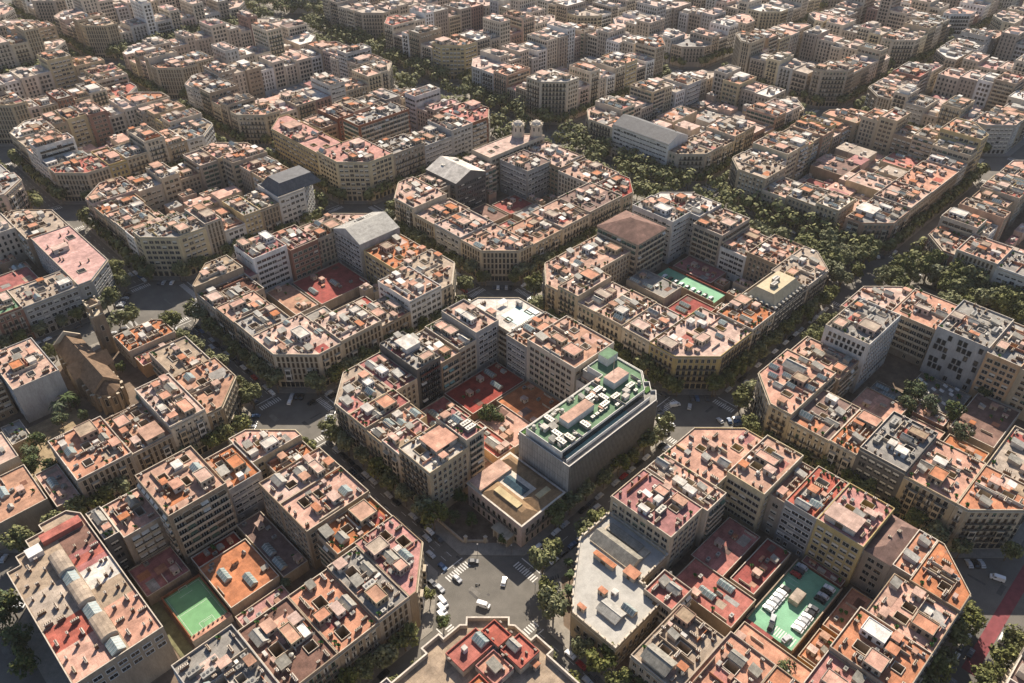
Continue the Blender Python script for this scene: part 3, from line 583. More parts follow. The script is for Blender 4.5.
def place_clutter(l, root, c, rr):
    root = l['roofo']
    u0, u1, v0, v1 = l['r']; poly = l['poly']; h = l['h']; ft = l['feat']; occ = list(l['wells'])
    dist = (Vector((c[0], c[1], h))-CAM).length
    ins = inset(poly, .75)
    cl = l['cls']; uc, vc = (u0+u1)/2, (v0+v1)/2; dax = None
    if cl[0] == 's': dax = 'v' if cl[1][0] == l['blk'][0] else 'u'
    loose = rr.choice((.12, .17, .24))
    def spot(w_, d_, tries=14, edge=False):
        for _ in range(tries):
            x = rr.uniform(u0+1+w_/2, u1-1-w_/2) if u1-u0 > w_+2.2 else None; y = rr.uniform(v0+1+d_/2, v1-1-d_/2) if v1-v0 > d_+2.2 else None
            if x is None or y is None: return None
            if edge:
                if rr.random() < .5: x = rr.choice((u0+1.2+w_/2, u1-1.2-w_/2))
                else: y = rr.choice((v0+1.2+d_/2, v1-1.2-d_/2))
            elif dax == 'v': y = min(max(rr.gauss(vc, (v1-v0)*loose), v0+1+d_/2), v1-1-d_/2)
            elif dax == 'u': x = min(max(rr.gauss(uc, (u1-u0)*loose), u0+1+w_/2), u1-1-w_/2)
            else: x = min(max(rr.gauss(uc, (u1-u0)*.22), u0+1+w_/2), u1-1-w_/2); y = min(max(rr.gauss(vc, (v1-v0)*.22), v0+1+d_/2), v1-1-d_/2)
            r = (x-w_/2, x+w_/2, y-d_/2, y+d_/2)
            if any(r[0] < o[1]+.25 and r[1] > o[0]-.25 and r[2] < o[3]+.25 and r[3] > o[2]-.25 for o in occ): continue
            if not all(inside(p, ins) for p in rect(*r)): continue
            occ.append(r); return x, y
        return None
    def add(mesh, name, w_, d_, sc=None, rz=0, z=h, edge=False):
        s = spot(w_, d_, 14, edge)
        if s: return put(mesh, name, root, (s[0]-c[0], s[1]-c[1], z), rz, sc)
    ar = area(poly)
    # patches of other paving and low dividing walls
    np_ = (3 if 'P' in ft else 1) if ar > 150 else 0
    if 'r' in ft: np_ += 1
    saved = list(occ)
    pp = []
    for k in range(np_):
        occ[:] = saved+pp
        w_, d_ = rr.uniform(4, 9), rr.uniform(4, 10)
        s = spot(w_, d_)
        if s:
            rf = rr.choice([x for x in ('t', 'r', 'p', 's', 'g', 't', 'R', 'p') if x != l['roof']])
            if 'r' in ft and k == 0: rf = 'r'
            put(patch_mesh(rf), 'terrace', root, (s[0]-c[0], s[1]-c[1], h), 0, (w_, d_, .05+.02*k)); pp.append((s[0]-w_/2, s[0]+w_/2, s[1]-d_/2, s[1]+d_/2))
    occ[:] = saved
    nl = rr.choice((3, 4, 5, 6)) if ar > 160 else 2
    for k in range(nl):
        if rr.random() < .5: w_, d_ = .22, rr.uniform(5, min(14, max(5.1, v1-v0-3)))
        else: w_, d_ = rr.uniform(5, min(14, max(5.1, u1-u0-3))), .22
        occ2 = list(occ); s = spot(w_, d_); occ[:] = occ2
        if s: put(lowwall_mesh(rr.choice(('pale', 'pale', 'roof_t', 'wall_'+l['wall']))), 'parapet', root, (s[0]-c[0], s[1]-c[1], h), 0, (w_, d_, rr.uniform(.8, 1.7)))
    if 'p' in ft:   # set-back upper storey
        w_, d_ = min(u1-u0-6, rr.uniform(7, 11)), min(v1-v0-6, rr.uniform(7, 12))
        if w_ > 3 and d_ > 3: add(PR[rr.choice(('shedflat', 'shedred', 'shedwhite'))], 'penthouse', w_, d_, (w_, d_, 3.1))
    for k in range(rr.choice((0, 1, 1, 2)) if ar > 240 and dist < 900 else 0):   # rooms built on the roof
        w_, d_ = rr.uniform(3.5, 7.5), rr.uniform(4, 9); add(PR[rr.choice(('pent_a', 'pent_b', 'pent_b', 'pent_a', 'pent_d', 'pent_c'))], 'roof_room', w_, d_, (w_, d_, rr.uniform(2.5, 3.3)))
    if 'G' in ft: add(PR['zsky'], 'skylight', 6.5, 12, (6.5, 12, 3.4))
    if 'S' in ft:
        add(PR['zsky'], 'skylight', 6, 9, (6, 9, 4.2))
        if ar > 500:
            for k in range(9): add(PR[rr.choice(('skyl', 'zsky'))], 'skylight', 3, 4, (3, 4, 2.0), rr.choice((0, PI/2)) if False else 0)
    for k in range(ft.count('s')+ (1 if rr.random() < .5 else 0)):
        a = rr.uniform(2.8, 4), rr.uniform(4, 6); add(PR[rr.choice(('zsky', 'skyl', 'zsky'))], 'skylight', a[0], a[1], (a[0], a[1], rr.uniform(1.8, 2.9)))
    if 'g' in ft:
        for k in range(3): a = rr.uniform(2.5, 4), rr.uniform(3, 6); add(PR['skyl'], 'skylight', a[0], a[1], (a[0], a[1], rr.uniform(1.4, 2.0)))
    for k in range(1+ft.count('k')+(1 if ar > 350 else 0)):
        a = rr.uniform(2.2, 3.8), rr.uniform(2.6, 5); add(PR[rr.choice(('shed', 'shedflat', 'shedflat', 'shedred', 'shedwhite', 'shed', 'shedred'))], 'stair_head', a[0], a[1], (a[0], a[1], rr.uniform(2.2, 2.9)))
    if 'w' in ft:
        for k in range(3): a = rr.uniform(2, 4), rr.uniform(2, 5); add(PR[rr.choice(('shedwhite', 'awn', 'shedflat'))], 'roof_room', a[0], a[1], (a[0], a[1], rr.uniform(1.8, 2.6)))
    for k in range(2*ft.count('a')):
        add(PR['acbig'], 'air_conditioner', 5.8, 2.6)
    for k in range((5 if 'a' in ft else 0)+rr.choice((0, 1, 2))): add(PR['ac'], 'air_conditioner', 2, 1.4, None, rr.choice((0, PI)))
    nc = max(3, int(ar/rr.uniform(32, 55)))
    if dist > 620: nc = nc//2+1
    for k in range(min(nc, 15)):
        r9 = rr.random(); rz = rr.choice((0, PI/2)); s9 = rr.uniform(.8, 1.25)
        if r9 < .62: add(PR['chimney'], 'chimney', 1.3, 1.3, (s9, s9, s9), rz, h, rr.random() < .6)
        else: add(PR['chimney_row'], 'chimney', 2.8, 2.8, (s9, s9, s9), rz, h, rr.random() < .6)
    if rr.random() < .45: add(PR['tank'], 'water_tank', 2, 2)
    for k in range(rr.choice((0, 1, 2))): add(PR['aerial'], 'aerial', .8, .8)
    if dist < 560:
        for k in range(rr.choice((0, 1, 3, 4))): add(PR['plant'], 'potted_plant', .9, .9, (1.3, 1.3, rr.uniform(1, 1.8)), 0, h, True)
    if rr.random() < .25: add(PR['awn'], 'awning', 3.5, 3, (3.5, 3, 2.4))
    if dist < 620:
        for k in range(min(3, int(ar/140))):
            a = rr.uniform(1, 2.4), rr.uniform(1, 2.2); add(PR[rr.choice(('shedflat', 'shedwhite', 'shed'))], 'roof_hatch', a[0], a[1], (a[0], a[1], rr.uniform(.8, 1.6)))
USED = set()
def uniq(s):
    return s
SIDES = {}
def classify(l):
    b = BL[l['blk']]; u0, u1, v0, v1 = l['r']; i, j = l['blk']
    t = [abs(v0-b[2]) < 3, abs(u1-b[1]) < 3, abs(v1-b[3]) < 3, abs(u0-b[0]) < 3]   # A B C D
    if t[0] and t[1]: return ('c', (i+1, j-1))
    if t[1] and t[2]: return ('c', (i+1, j+1))
    if t[2] and t[3]: return ('c', (i-1, j+1))
    if t[0] and t[3]: return ('c', (i-1, j-1))
    if t[0]: return ('s', (i, j-1), u0)
    if t[1]: return ('s', (i+1, j), v0)
    if t[2]: return ('s', (i, j+1), u0)
    if t[3]: return ('s', (i-1, j), v0)
    return ('i', None, u0+v0)
for l in NEAR: l['cls'] = classify(l)
cnt = {}
for l in sorted(NEAR, key=lambda l: l['cls'][2] if len(l['cls']) > 2 else 0):
    k = (l['blk'], l['cls'][0], l['cls'][1]); cnt[k] = cnt.get(k, 0)+1; l['ord'] = cnt[k]
    X = nb(*l['blk']); colr = WALLN[l['wall']]; rf = ROOFN[l['roof']]
    if l['cls'][0] == 'c':
        e = '' if l['ord'] == 1 else (' beside the first' if l['ord'] == 2 else ' beside the second')
        l['label'] = f"{colr} corner flats, {rf} roof, {X} block's corner facing {nb(*l['cls'][1])} block{e}"
    elif l['cls'][0] == 's':
        l['label'] = f"{colr} flats, {rf} roof, {ORD[l['ord']-1]} from near end, {X} block's side facing {nb(*l['cls'][1])} block"
    else:
        l['label'] = f"{colr} flats, {rf} roof, {ORD[l['ord']-1]} building set inside the {X} block"
def build_house(l, idx):
    rr = random.Random(idx*7+3); poly = l['poly']; h = l['h']; ft = l['feat']; b = BL[l['blk']]
    c = (sum(p[0] for p in poly)/len(poly), sum(p[1] for p in poly)/len(poly))
    root = empty('apartment_building', (c[0], c[1], 0)); tag(root, l['label'], 'apartment building', 'apartment buildings around the city blocks')
    lp = [(p[0]-c[0], p[1]-c[1]) for p in poly]
    u0, u1, v0, v1 = l['r']; wl = 'wall_'+l['wall']; l['nw'] = 0; l['rest'] = MB()
    par = .55 if 'C' in ft else rr.uniform(.5, 1.1)
    # light wells
    wells = []
    nwell = 0
    if u1-u0 > 12 and v1-v0 > 12 and not ('H' in ft or 'M' in ft): nwell = 1 if area(poly) < 420 else 2
    if 'L' in ft: nwell = 3
    ins = inset(poly, 2.5)
    for k in range(nwell):
        for _ in range(12):
            ww, wd = rr.uniform(2.4, 3.8), rr.uniform(3, 4.8); x = rr.uniform(u0+3, u1-3-ww); y = rr.uniform(v0+3, v1-3-wd); r = (x, x+ww, y, y+wd)
            if all(inside(p, ins) for p in rect(*r)) and not any(r[0] < o[1]+2 and r[1] > o[0]-2 and r[2] < o[3]+2 and r[3] > o[2]-2 for o in wells): wells.append(r); break
    l['wells'] = list(wells)
    wloc = [[(p[0]-c[0], p[1]-c[1]) for p in rect(*r)] for r in wells]
    sloped = 'H' in ft
    wb = MB(); pin = inset(lp, .32)
    top = h+(0 if sloped else par)
    wb.wall(lp, 0, top, wl)
    if not sloped:
        n = len(lp)
        for k in range(n):
            a, d, e, f = lp[k], lp[(k+1) % n], pin[(k+1) % n], pin[k]
            wb.face([(a[0], a[1], top), (d[0], d[1], top), (e[0], e[1], top), (f[0], f[1], top)], 'pale' if rr.random() < .5 else wl)
        wb.wall(pin[::-1], h, top, wl)
    for q in wloc:
        wb.wall(q[::-1], h-9, h+.5, wl); wb.flat(q, h-9, 'court')
        qo = inset(q, -.2)
        wb.wall(qo, h, h+.5, wl)
        for k in range(4): wb.face([(qo[k][0], qo[k][1], h+.5), (qo[(k+1) % 4][0], qo[(k+1) % 4][1], h+.5), (q[(k+1) % 4][0], q[(k+1) % 4][1], h+.5), (q[k][0], q[k][1], h+.5)], 'pale')
    wb.build('wall', root)
    rb = MB(); rm = 'roof_'+l['roof']
    if sloped:
        x0, x1, y0, y1 = u0-c[0], u1-c[0], v0-c[1], v1-c[1]
        mt = M['slate'] if 'Z' in ft else (M['zinc'] if l['roof'] == 'g' else MAT[rm])
        if l['roof'] in 'dt' and u1-u0 < 30: rb.hip(x0-.4, x1+.4, y0-.4, y1+.4, h, h+min(u1-u0, v1-v0)*.22, mt)
        else: rb.gable(x0+.02, x1-.02, y0+.02, y1-.02, h, h+min(u1-u0, v1-v0)*.2, mt, wl, 'x' if u1-u0 > v1-v0 else 'y', 0)
    else: rb.flat(pin, h, rm, wloc)
    l['roofo'] = rb.build('roof', root)
    # cornice strips on the street side
    cb = MB(); done = False
    for a, d in zip(poly, poly[1:]+poly[:1]):
        mid = ((a[0]+d[0])/2, (a[1]+d[1])/2); L = math.dist(a, d)
        if L < 3 or not on_outline(mid, b): continue
        dx, dy = (d[0]-a[0])/L, (d[1]-a[1])/L; nx, ny = dy, -dx
        for z0, z1, pr in ((h-.75, h-.35, .38), (4.3, 4.6, .18)):
            P = [(a[0]-c[0], a[1]-c[1]), (d[0]-c[0], d[1]-c[1]), (d[0]-c[0]+nx*pr, d[1]-c[1]+ny*pr), (a[0]-c[0]+nx*pr, a[1]-c[1]+ny*pr)][::-1]
            cb = MB(); cb.wall(P, z0, z1, 'stone'); cb.flat(P, z1, 'stone'); cb.flat(P[::-1], z0, 'stone'); cb.build('cornice' if z0 > 6 else 'string_course', root)
    # facades
    g0 = 4.6; floors = max(2, int(round((h-g0-1.0)/3.35))+1); fh = (h-g0-.9)/max(1, floors-1)
    w_ = l['wall']
    if 'K' in ft or 'W' in ft: kinds = ('chk', 'chk')
    elif w_ in 'wgk' or 'z' in ft: kinds = rr.choice((('strip', 'strip'), ('wide', 'terr'), ('wide', 'strip')))
    elif w_ in 'yo': kinds = ('wide', 'wide') if h > 24.5 else (rr.choice(('plain', 'balc')), 'wide')
    else: kinds = (rr.choice(('balc', 'balc', 'balc', 'tall')), rr.choice(('plain', 'gal', 'gal', 'wide')))
    trim = {'c': 'stone', 't': 'stone', 's': 'stone', 'k': 'darkmetal', 'b': 'pale', 'w': 'white', 'g': 'white'}.get(w_, 'stone')
    if 'K' in ft: trim = 'darkmetal'
    extras = {'balc': (None, 'shutter', None, 'greenshutter', 'blind'), 'tall': (None, 'shutter')}.get(kinds[0], (None, 'blind', None, 'blind', None))
    if 'A' in ft: extras = ('aqua', 'aqua', None)
    def facing(e):
        a, d = e[1]; L = math.dist(a, d)+1e-6; nx, ny = (d[1]-a[1])/L, -(d[0]-a[0])/L; v = Vector((CX-a[0], CY-a[1])).normalized(); return -(nx*v.x+ny*v.y)
    for k, (a, d) in sorted(enumerate(zip(poly, poly[1:]+poly[:1])), key=facing):
        if math.dist(a, d) > 2.5 and not ('B' in ft and k == 0): facade(l, root, c, a, d, floors, g0, fh, kinds, trim, extras, idx*31+k)
    if l['wall'] in 'ctps' and h < 25 and rr.random() < .75:
        for a, d in zip(poly, poly[1:]+poly[:1]):
            L = math.dist(a, d)
            if L < 8: continue
            dx, dy = (d[0]-a[0])/L, (d[1]-a[1])/L; nx, ny = dy, -dx; mid = ((a[0]+d[0])/2, (a[1]+d[1])/2)
            if not on_outline(mid, b) or (CX-mid[0])*nx+(CY-mid[1])*ny < 0: continue
            nf = rr.choice((1, 2, 2, floors-2)); zt = min(h-1.2, 4.7+nf*fh)
            for f_ in ((.25, .75) if L > 11 else (.5,)):
                p = (a[0]+(d[0]-a[0])*f_, a[1]+(d[1]-a[1])*f_)
                if not visible((p[0]+nx*1.6, p[1]+ny*1.6, zt)): continue
                bw = MB(); bw.box(-1.35, 1.35, -1.15, -.01, 4.5, zt, rr.choice(('stone', 'white', wl)), bottom=True); bw.box(-1.5, 1.5, -1.3, -.01, zt, zt+.2, 'stone', bottom=True)
                for q in range(nf):
                    z = 4.7+q*fh+.5
                    for xx in (-1.0, -.32, .36): bw.box(xx, xx+.62, -1.2, -1.16, z, min(z+2.1, zt-.2), 'glass', bottom=True)
                    for sx in (-1, 1): bw.box(min(sx*1.36, sx*1.4), max(sx*1.36, sx*1.4), -1.0, -.2, z, min(z+2.1, zt-.2), 'glass', bottom=True)
                bw.build('bay_window', root, (p[0]-c[0], p[1]-c[1], 0), math.atan2(dy, dx))
    if l['rest'].f: tag(l['rest'].build('window', root), kind='stuff')
    l['c'] = c; l['root'] = root
    if 'M' in ft:   # mansard storey with round-headed dormers
        mb = MB(); x0, x1, y0, y1 = u0-c[0], u1-c[0], v0-c[1], v1-c[1]
        mb.frustum(x0+1.2, x1-1.2, y0+1.2, y1-1.2, h, h+6.2, 4.2, 'mans' if 'Z' not in ft else 'slate'); mb.build('mansard_roof', root)
        if 'Z' not in ft:
            db = MB()
            n = 9
            for k in range(n): db.cyl(0, 0, 0, 0.01, .01, .01, 'zinc', 3) if False else None
            def dormer(bm):
                for q in range(8):
                    a0, a1 = PI*q/8, PI*(q+1)/8
                    bm.face([(-math.cos(a0)*1.15, -.4, 1+math.sin(a0)*1.15), (-math.cos(a0)*1.15, 1.6, 1+math.sin(a0)*1.15), (-math.cos(a1)*1.15, 1.6, 1+math.sin(a1)*1.15), (-math.cos(a1)*1.15, -.4, 1+math.sin(a1)*1.15)], 'zinc')
                bm.face([(math.cos(PI*q/8)*1.1, -.38, 1+math.sin(PI*q/8)*1.1) for q in range(9)]+[(-1.1, -.38, 0), (1.1, -.38, 0)], 'glass')
            dm = MB(); dormer(dm); dme = dm.mesh('dormer')
            for k in range(9): put(dme, 'dormer', root, (x0+2+k*(x1-x0-4)/8, y0+.9, h), 0)
            for k in range(6): put(dme, 'dormer', root, (x0+.9, y0+2.5+k*(y1-y0-5)/5, h), -PI/2)
            put(PR['acbig'], 'air_conditioner', root, (1, 1, h+6.2)); put(PR['acbig'], 'air_conditioner', root, (-4, -1, h+6.2))
    elif sloped:
        for k in range(3): put(PR['chimney'], 'chimney', root, (rr.uniform(u0-c[0]+2, u1-c[0]-2), rr.uniform(v0-c[1]+2, v1-c[1]-2), h+1))
        if 'a' in ft:
            for k in range(4): put(PR['acbig'], 'air_conditioner', root, (rr.uniform(-6, 6), (v1-v0)*.22, h+1.6))
    elif 'U' in ft:   # twin domed turrets
        h0 = h; h = h+1
        for (tu, tv) in ((262, 247.5), (271.5, 239)):
            tb = MB(); x, y = tu-c[0], tv-c[1]
            tb.cyl(x, y, h-4, h+7, 4.4, 4.4, wl, 14); tb.cyl(x, y, h+7, h+7.6, 4.9, 4.9, 'stone', 14)
            for q in range(8):
                a0 = 2*PI*q/8; tb.box(x+4.5*math.cos(a0)-.35, x+4.5*math.cos(a0)+.35, y+4.5*math.sin(a0)-.35, y+4.5*math.sin(a0)+.35, h+7.6, h+8.6, 'stone')
            tb.cyl(x, y, h+7.6, h+9.2, 3.8, 2.6, 'pale', 14); tb.cyl(x, y, h+9.2, h+10.2, 2.6, .5, 'pale', 14)
            for q in range(8):
                a0 = 2*PI*(q+.5)/8; ca, sa = math.cos(a0), math.sin(a0)
                tb.face([(x+4.45*ca+.45*sa, y+4.45*sa-.45*ca, h+3.4), (x+4.45*ca-.45*sa, y+4.45*sa+.45*ca, h+3.4), (x+4.45*ca-.45*sa, y+4.45*sa+.45*ca, h+6), (x+4.45*ca+.45*sa, y+4.45*sa-.45*ca, h+6)], 'glass')
            tb.build('turret', root)
    elif 'Q' in ft:
        for q in range(10): put(PR['chimney'], 'chimney', root, (rr.uniform(u0-c[0]+3, u1-c[0]-3), rr.uniform(v0-c[1]+14, v1-c[1]-3), h))
        put(PR['shedflat'], 'stair_head', root, (-3, 12, h), 0, (8, 5, 3))
    elif '0' in ft:
        for (x, y, w_, d_, me) in ((103.5, 108, 3, 4, 'shedred'), (101.5, 113, 3, 6, 'shedwhite'), (113, 110, 5, 3, 'awn'), (119, 104, 2, 3, 'shedwhite')): put(PR[me], 'roof_room', l['roofo'], (x-c[0], y-c[1], h), 0, (w_, d_, 2.4))
        for k in range(5): put(PR['ac'], 'air_conditioner', l['roofo'], (102+k*2.2-c[0], 90.9-c[1], h), 0)
        for k in range(6): put(PR['chimney'], 'chimney', l['roofo'], (101+k*1.3-c[0], 117-c[1], h), 0)
    else: place_clutter(l, root, c, rr)
    if '0' in ft:
        pb = MB(); pb.box(106-c[0], 118-c[0], 92-c[1], 104-c[1], h+.02, h+.12, 'aqua'); pb.build('roof_terrace', root)
        p2 = MB(); p2.box(118.5-c[0], 121.5-c[0], 92-c[1], 98-c[1], h, h+.5, 'white'); p2.box(118.9-c[0], 121.1-c[0], 92.4-c[1], 97.6-c[1], h+.3, h+.52, 'pool'); p2.build('swimming_pool', root)
    return root
for i_, l in enumerate(NEAR): build_house(l, i_)
print('windows', NWIN[0], 'near', len(NEAR), 'far', len(FAR))
# ------------------------------------------------------------------ far city mass
fb = MB(); RF = random.Random(77)
for l in FAR:
    poly, h, c_ = l['poly'], l['h'], l['blk']; wl, rf = 'wall_'+l['wall'], 'roof_'+l['roof']
    top = h+.7; pin = inset(poly, .35)
    fb.wall(poly, 0, top, wl); fb.wall(pin[::-1], h, top, wl); fb.flat(pin, h, rf)
    for k in range(len(poly)):
        a, d, e, f = poly[k], poly[(k+1) % len(poly)], pin[(k+1) % len(poly)], pin[k]
        fb.face([(a[0], a[1], top), (d[0], d[1], top), (e[0], e[1], top), (f[0], f[1], top)], 'pale')
    u0, u1, v0, v1 = l['r']
    for k in range(RF.randint(5, 9)):
        w_, d_ = RF.choice(((.6, 1.2), (.6, 2.4), (1.2, .6), (3, 4), (2.5, 3.5), (3.5, 5.5), (5, 7)))
        if u1-u0 < w_+3 or v1-v0 < d_+3: continue
        x, y = RF.uniform(u0+1, u1-1-w_), RF.uniform(v0+1, v1-1-d_)
        if not all(inside(p, pin) for p in rect(x, x+w_, y, y+d_)): continue
        hz = 1.7 if w_ < 1.5 else RF.uniform(2, 3)
        mt = 'chim' if w_ < 1.5 else RF.choice(('pale', 'white', wl, 'zinc', 'pale'))
        fb.box(x, x+w_, y, y+d_, h, h+hz, mt, top=None if w_ < 1.5 else RF.choice(('roof_w', 'roof_p', 'roof_t', 'zinc', 'roof_s')))
    b = BL[l['blk']]; floors = max(3, int(round((h-5.6)/3.4))+1); fh = (h-5.5)/(floors-1)
    for a, d in zip(poly, poly[1:]+poly[:1]):
        L = math.dist(a, d)
        if L < 3: continue
        dx, dy = (d[0]-a[0])/L, (d[1]-a[1])/L; nx, ny = dy, -dx; mid = ((a[0]+d[0])/2, (a[1]+d[1])/2)
        if (CX-mid[0])*nx+(CY-mid[1])*ny < 0: continue
        st = on_outline(mid, b); sp = RF.choice((2.7, 3.0, 3.3)); n = int((L-.6)/sp); off = (L-n*sp)/2+sp/2; hw = RF.choice((.6, .7, 1.0)); bal = st and RF.random() < .7
        for i in range(n):
            px_, py_ = a[0]+dx*(off+i*sp), a[1]+dy*(off+i*sp)
            for f in range(1, floors):
                z = 4.6+(f-1)*fh+.5
                q = (px_+nx*.05, py_+ny*.05)
                if blocked((px_+nx*.8, py_+ny*.8), l, z-1) or not visible((q[0]+nx*.5, q[1]+ny*.5, z+1), [CAM]): continue
                fb.face([(q[0]-dx*hw, q[1]-dy*hw, z), (q[0]+dx*hw, q[1]+dy*hw, z), (q[0]+dx*hw, q[1]+dy*hw, z+2.2), (q[0]-dx*hw, q[1]-dy*hw, z+2.2)], 'glass')
                if bal:
                    o_ = (px_+nx*.8, py_+ny*.8); g_ = hw+.4
                    fb.face([(px_-dx*g_, py_-dy*g_, z-.1), (o_[0]-dx*g_, o_[1]-dy*g_, z-.1), (o_[0]+dx*g_, o_[1]+dy*g_, z-.1), (px_+dx*g_, py_+dy*g_, z-.1)][::-1], 'stone')
                    fb.face([(o_[0]-dx*g_, o_[1]-dy*g_, z-.1), (o_[0]+dx*g_, o_[1]+dy*g_, z-.1), (o_[0]+dx*g_, o_[1]+dy*g_, z+.75), (o_[0]-dx*g_, o_[1]-dy*g_, z+.75)], 'iron')
HAVE = [(0, 0), (-1, 0), (0, -1), (1, -1), (-1, 1), (0, 1), (1, 0), (1, 1), (-1, 2), (1, 2)]
for blk in by_blk:
    if blk in HAVE: continue
    u0, u1, v0, v1 = BL[blk]; u = u0+30
    while u < u1-34:
        du = RF.uniform(9, 17); v = v0+30
        while v < v1-34:
            dv = RF.uniform(9, 17)
            if RF.random() < .82:
                hh = RF.choice((4, 5, 6, 7, 9, 12)); x0, x1, y0, y1 = u, min(u+du-.4, u1-30), v, min(v+dv-.4, v1-30)
                if not any(inside(p, l['poly']) for l in by_blk[blk] for p in rect(x0, x1, y0, y1)):
                    fb.box(x0, x1, y0, y1, .1, hh, RF.choice(('wall_t', 'wall_c', 'wall_s', 'wall_p')), top=RF.choice(('roof_p', 'roof_t', 'roof_s', 'roof_g', 'roof_R', 'roof_p', 'roof_t')))
                    for k in range(2): x, y = RF.uniform(x0, x1-2.5), RF.uniform(y0, y1-2.5); fb.box(x, x+RF.uniform(1, 2.4), y, y+RF.uniform(1, 2.4), hh, hh+RF.uniform(.8, 2), 'pale', top=RF.choice(('zinc', 'roof_w', 'roof_p')))
            v += dv
        u += du
fo = fb.build('distant_buildings'); tag(fo, 'mass of pale apartment blocks receding to the top of the view', 'buildings', kind='stuff')
# ------------------------------------------------------------------ ground
g = MB(); g.face([(-690, -690, 0), (1740, -690, 0), (1740, 1740, 0), (-690, 1740, 0)], 'asphalt2'); tag(g.build('ground'), kind='structure')
def offset_oct(b, d): return octagon(b[0]-d, b[1]+d, b[2]-d, b[3]+d, 15+d*.586)
shown = [k for k in BL if k in by_blk]
pv = MB(); ct = MB()
for k in shown:
    o = offset_oct(BL[k], 4.4); pv.wall(o, 0, .13, 'pave'); pv.flat(o, .13, 'pave'); ct.flat(inset(octagon(*BL[k]), 1.5), .145, 'court')
tag(pv.build('pavement'), kind='structure'); tag(ct.build('courtyard_ground'), kind='structure')
# pale promenades of the avenue
av = MB()
for j in range(1, 7):
    v0, v1 = VS[j][0]-4, VS[j][1]+4; ua = BL[(1, j-2)][1]+4.5; ub = BL[(2, j-2)][0]-4.5
    for a, b_ in ((ua+6, ua+11), (ub-11, ub-6)): av.box(a, b_, v0+6, v1-6, 0, .12, 'pave')
tag(av.build('promenade'), kind='structure')
mk = MB()
def stripe(x0, y0, x1, y1, w_, z=.006, mt='paint'):
    d = Vector((x1-x0, y1-y0, 0)); n = Vector((-d.y, d.x, 0)).normalized()*w_/2; a, b_ = Vector((x0, y0, z)), Vector((x1, y1, z)); mk.face([a-n, b_-n, b_+n, a+n], mt)
for i in range(-1, 3):
    for j in range(-1, 4):
        if (i, j) not in BL or (i+1, j+1) not in BL: continue
        uc0, uc1 = BL[(i, j)][1]+4.4, BL[(i+1, j)][0]-4.4; vc0, vc1 = BL[(i, j)][3]+4.4, BL[(i, j+1)][2]-4.4
        for s_ in (-1, 1):   # zebra crossings on each arm
            uu = (uc0-14, uc0-11) if s_ < 0 else (uc1+11, uc1+14); vv = (vc0-14, vc0-11) if s_ < 0 else (vc1+11, vc1+14)
            n = int((vc1-vc0)/1.1)
            for q in range(n): stripe(uu[0], vc0+.6+q*1.1, uu[1], vc0+.6+q*1.1, .5)
            stripe(uu[0]-(2 if s_ < 0 else -5), vc0+.3, uu[0]-(2 if s_ < 0 else -5), vc1-.3, .4)
            n = int((uc1-uc0)/1.1)
            if uc1-uc0 < 30:
                for q in range(n): stripe(uc0+.6+q*1.1, vv[0], uc0+.6+q*1.1, vv[1], .5)
                stripe(uc0+.3, vv[0]-(2 if s_ < 0 else -5), uc1-.3, vv[0]-(2 if s_ < 0 else -5), .4)
for i in range(-1, 3):
    for j in range(-1, 5):
        if (i, j) not in BL or (i+1, j) not in BL: continue
        uc = (BL[(i, j)][1]+BL[(i+1, j)][0])/2; v0, v1 = BL[(i, j)][2], BL[(i, j)][3]; v = v0+8
        while v < v1-8: stripe(uc, v, uc, v+3, .14); stripe(uc+2.9, v, uc+2.9, v+3, .14); v += 7
        vc = (BL[(i, j)][3]+VS[j+3][0])/2; u = BL[(i, j)][0]+8
        while u < BL[(i, j)][1]-8: stripe(u, vc, u+3, vc, .14); u += 7
tag(mk.build('road_markings'), kind='structure')
pm = MB(); rp_ = random.Random(31); mat('asphalt_repair', (.085, .08, .074), .92, .3, .4, fine=.2); mat('asphalt_worn', (.18, .167, .147), .92, .3, .4, fine=.2)
for k in range(260):
    if k % 2: x, y = rp_.choice((0, 133.3, -133.3, 302))+rp_.uniform(-4.5, 4.5), rp_.uniform(-130, 420)
    else: x, y = rp_.uniform(-120, 420), rp_.choice((0, 133.3, 266.6, -133.3))+rp_.uniform(-4.5, 4.5)
    a, b_ = rp_.uniform(.5, 2.2), rp_.uniform(1, 7)
    if k % 2 == 0: a, b_ = b_, a
    pm.flat(rect(x-a/2, x+a/2, y-b_/2, y+b_/2), .0015+k*5e-6, MAT[rp_.choice(('asphalt_repair', 'asphalt_worn', 'asphalt_repair'))])
tag(pm.build('road_repairs'), kind='structure')
rl = MB(); rl.face([(96, -136.2, .01), (200, -136.2, .01), (200, -131.8, .01), (96, -131.8, .01)], 'redlane'); tag(rl.build('bus_lane_surface'), kind='structure')
hz = MB(); hz.box(-700, 1750, -700, 1750, -1, 262, 'asphalt', bottom=True); ho = hz.build('haze'); tag(ho, 'thin pale summer haze over the city', 'haze', kind='stuff')
hm = bpy.data.materials.new('haze_air'); hm.use_nodes = True; t_ = hm.node_tree
for n_ in list(t_.nodes):
    if n_.type != 'OUTPUT_MATERIAL': t_.nodes.remove(n_)
pvn = t_.nodes.new('ShaderNodeVolumePrincipled'); pvn.inputs['Color'].default_value = (.9, .88, .86, 1); pvn.inputs['Density'].default_value = 0.00004; pvn.inputs['Anisotropy'].default_value = .2
t_.links.new(pvn.outputs[0], [n_ for n_ in t_.nodes if n_.type == 'OUTPUT_MATERIAL'][0].inputs['Volume'])
ho.data.materials.clear(); ho.data.materials.append(hm)
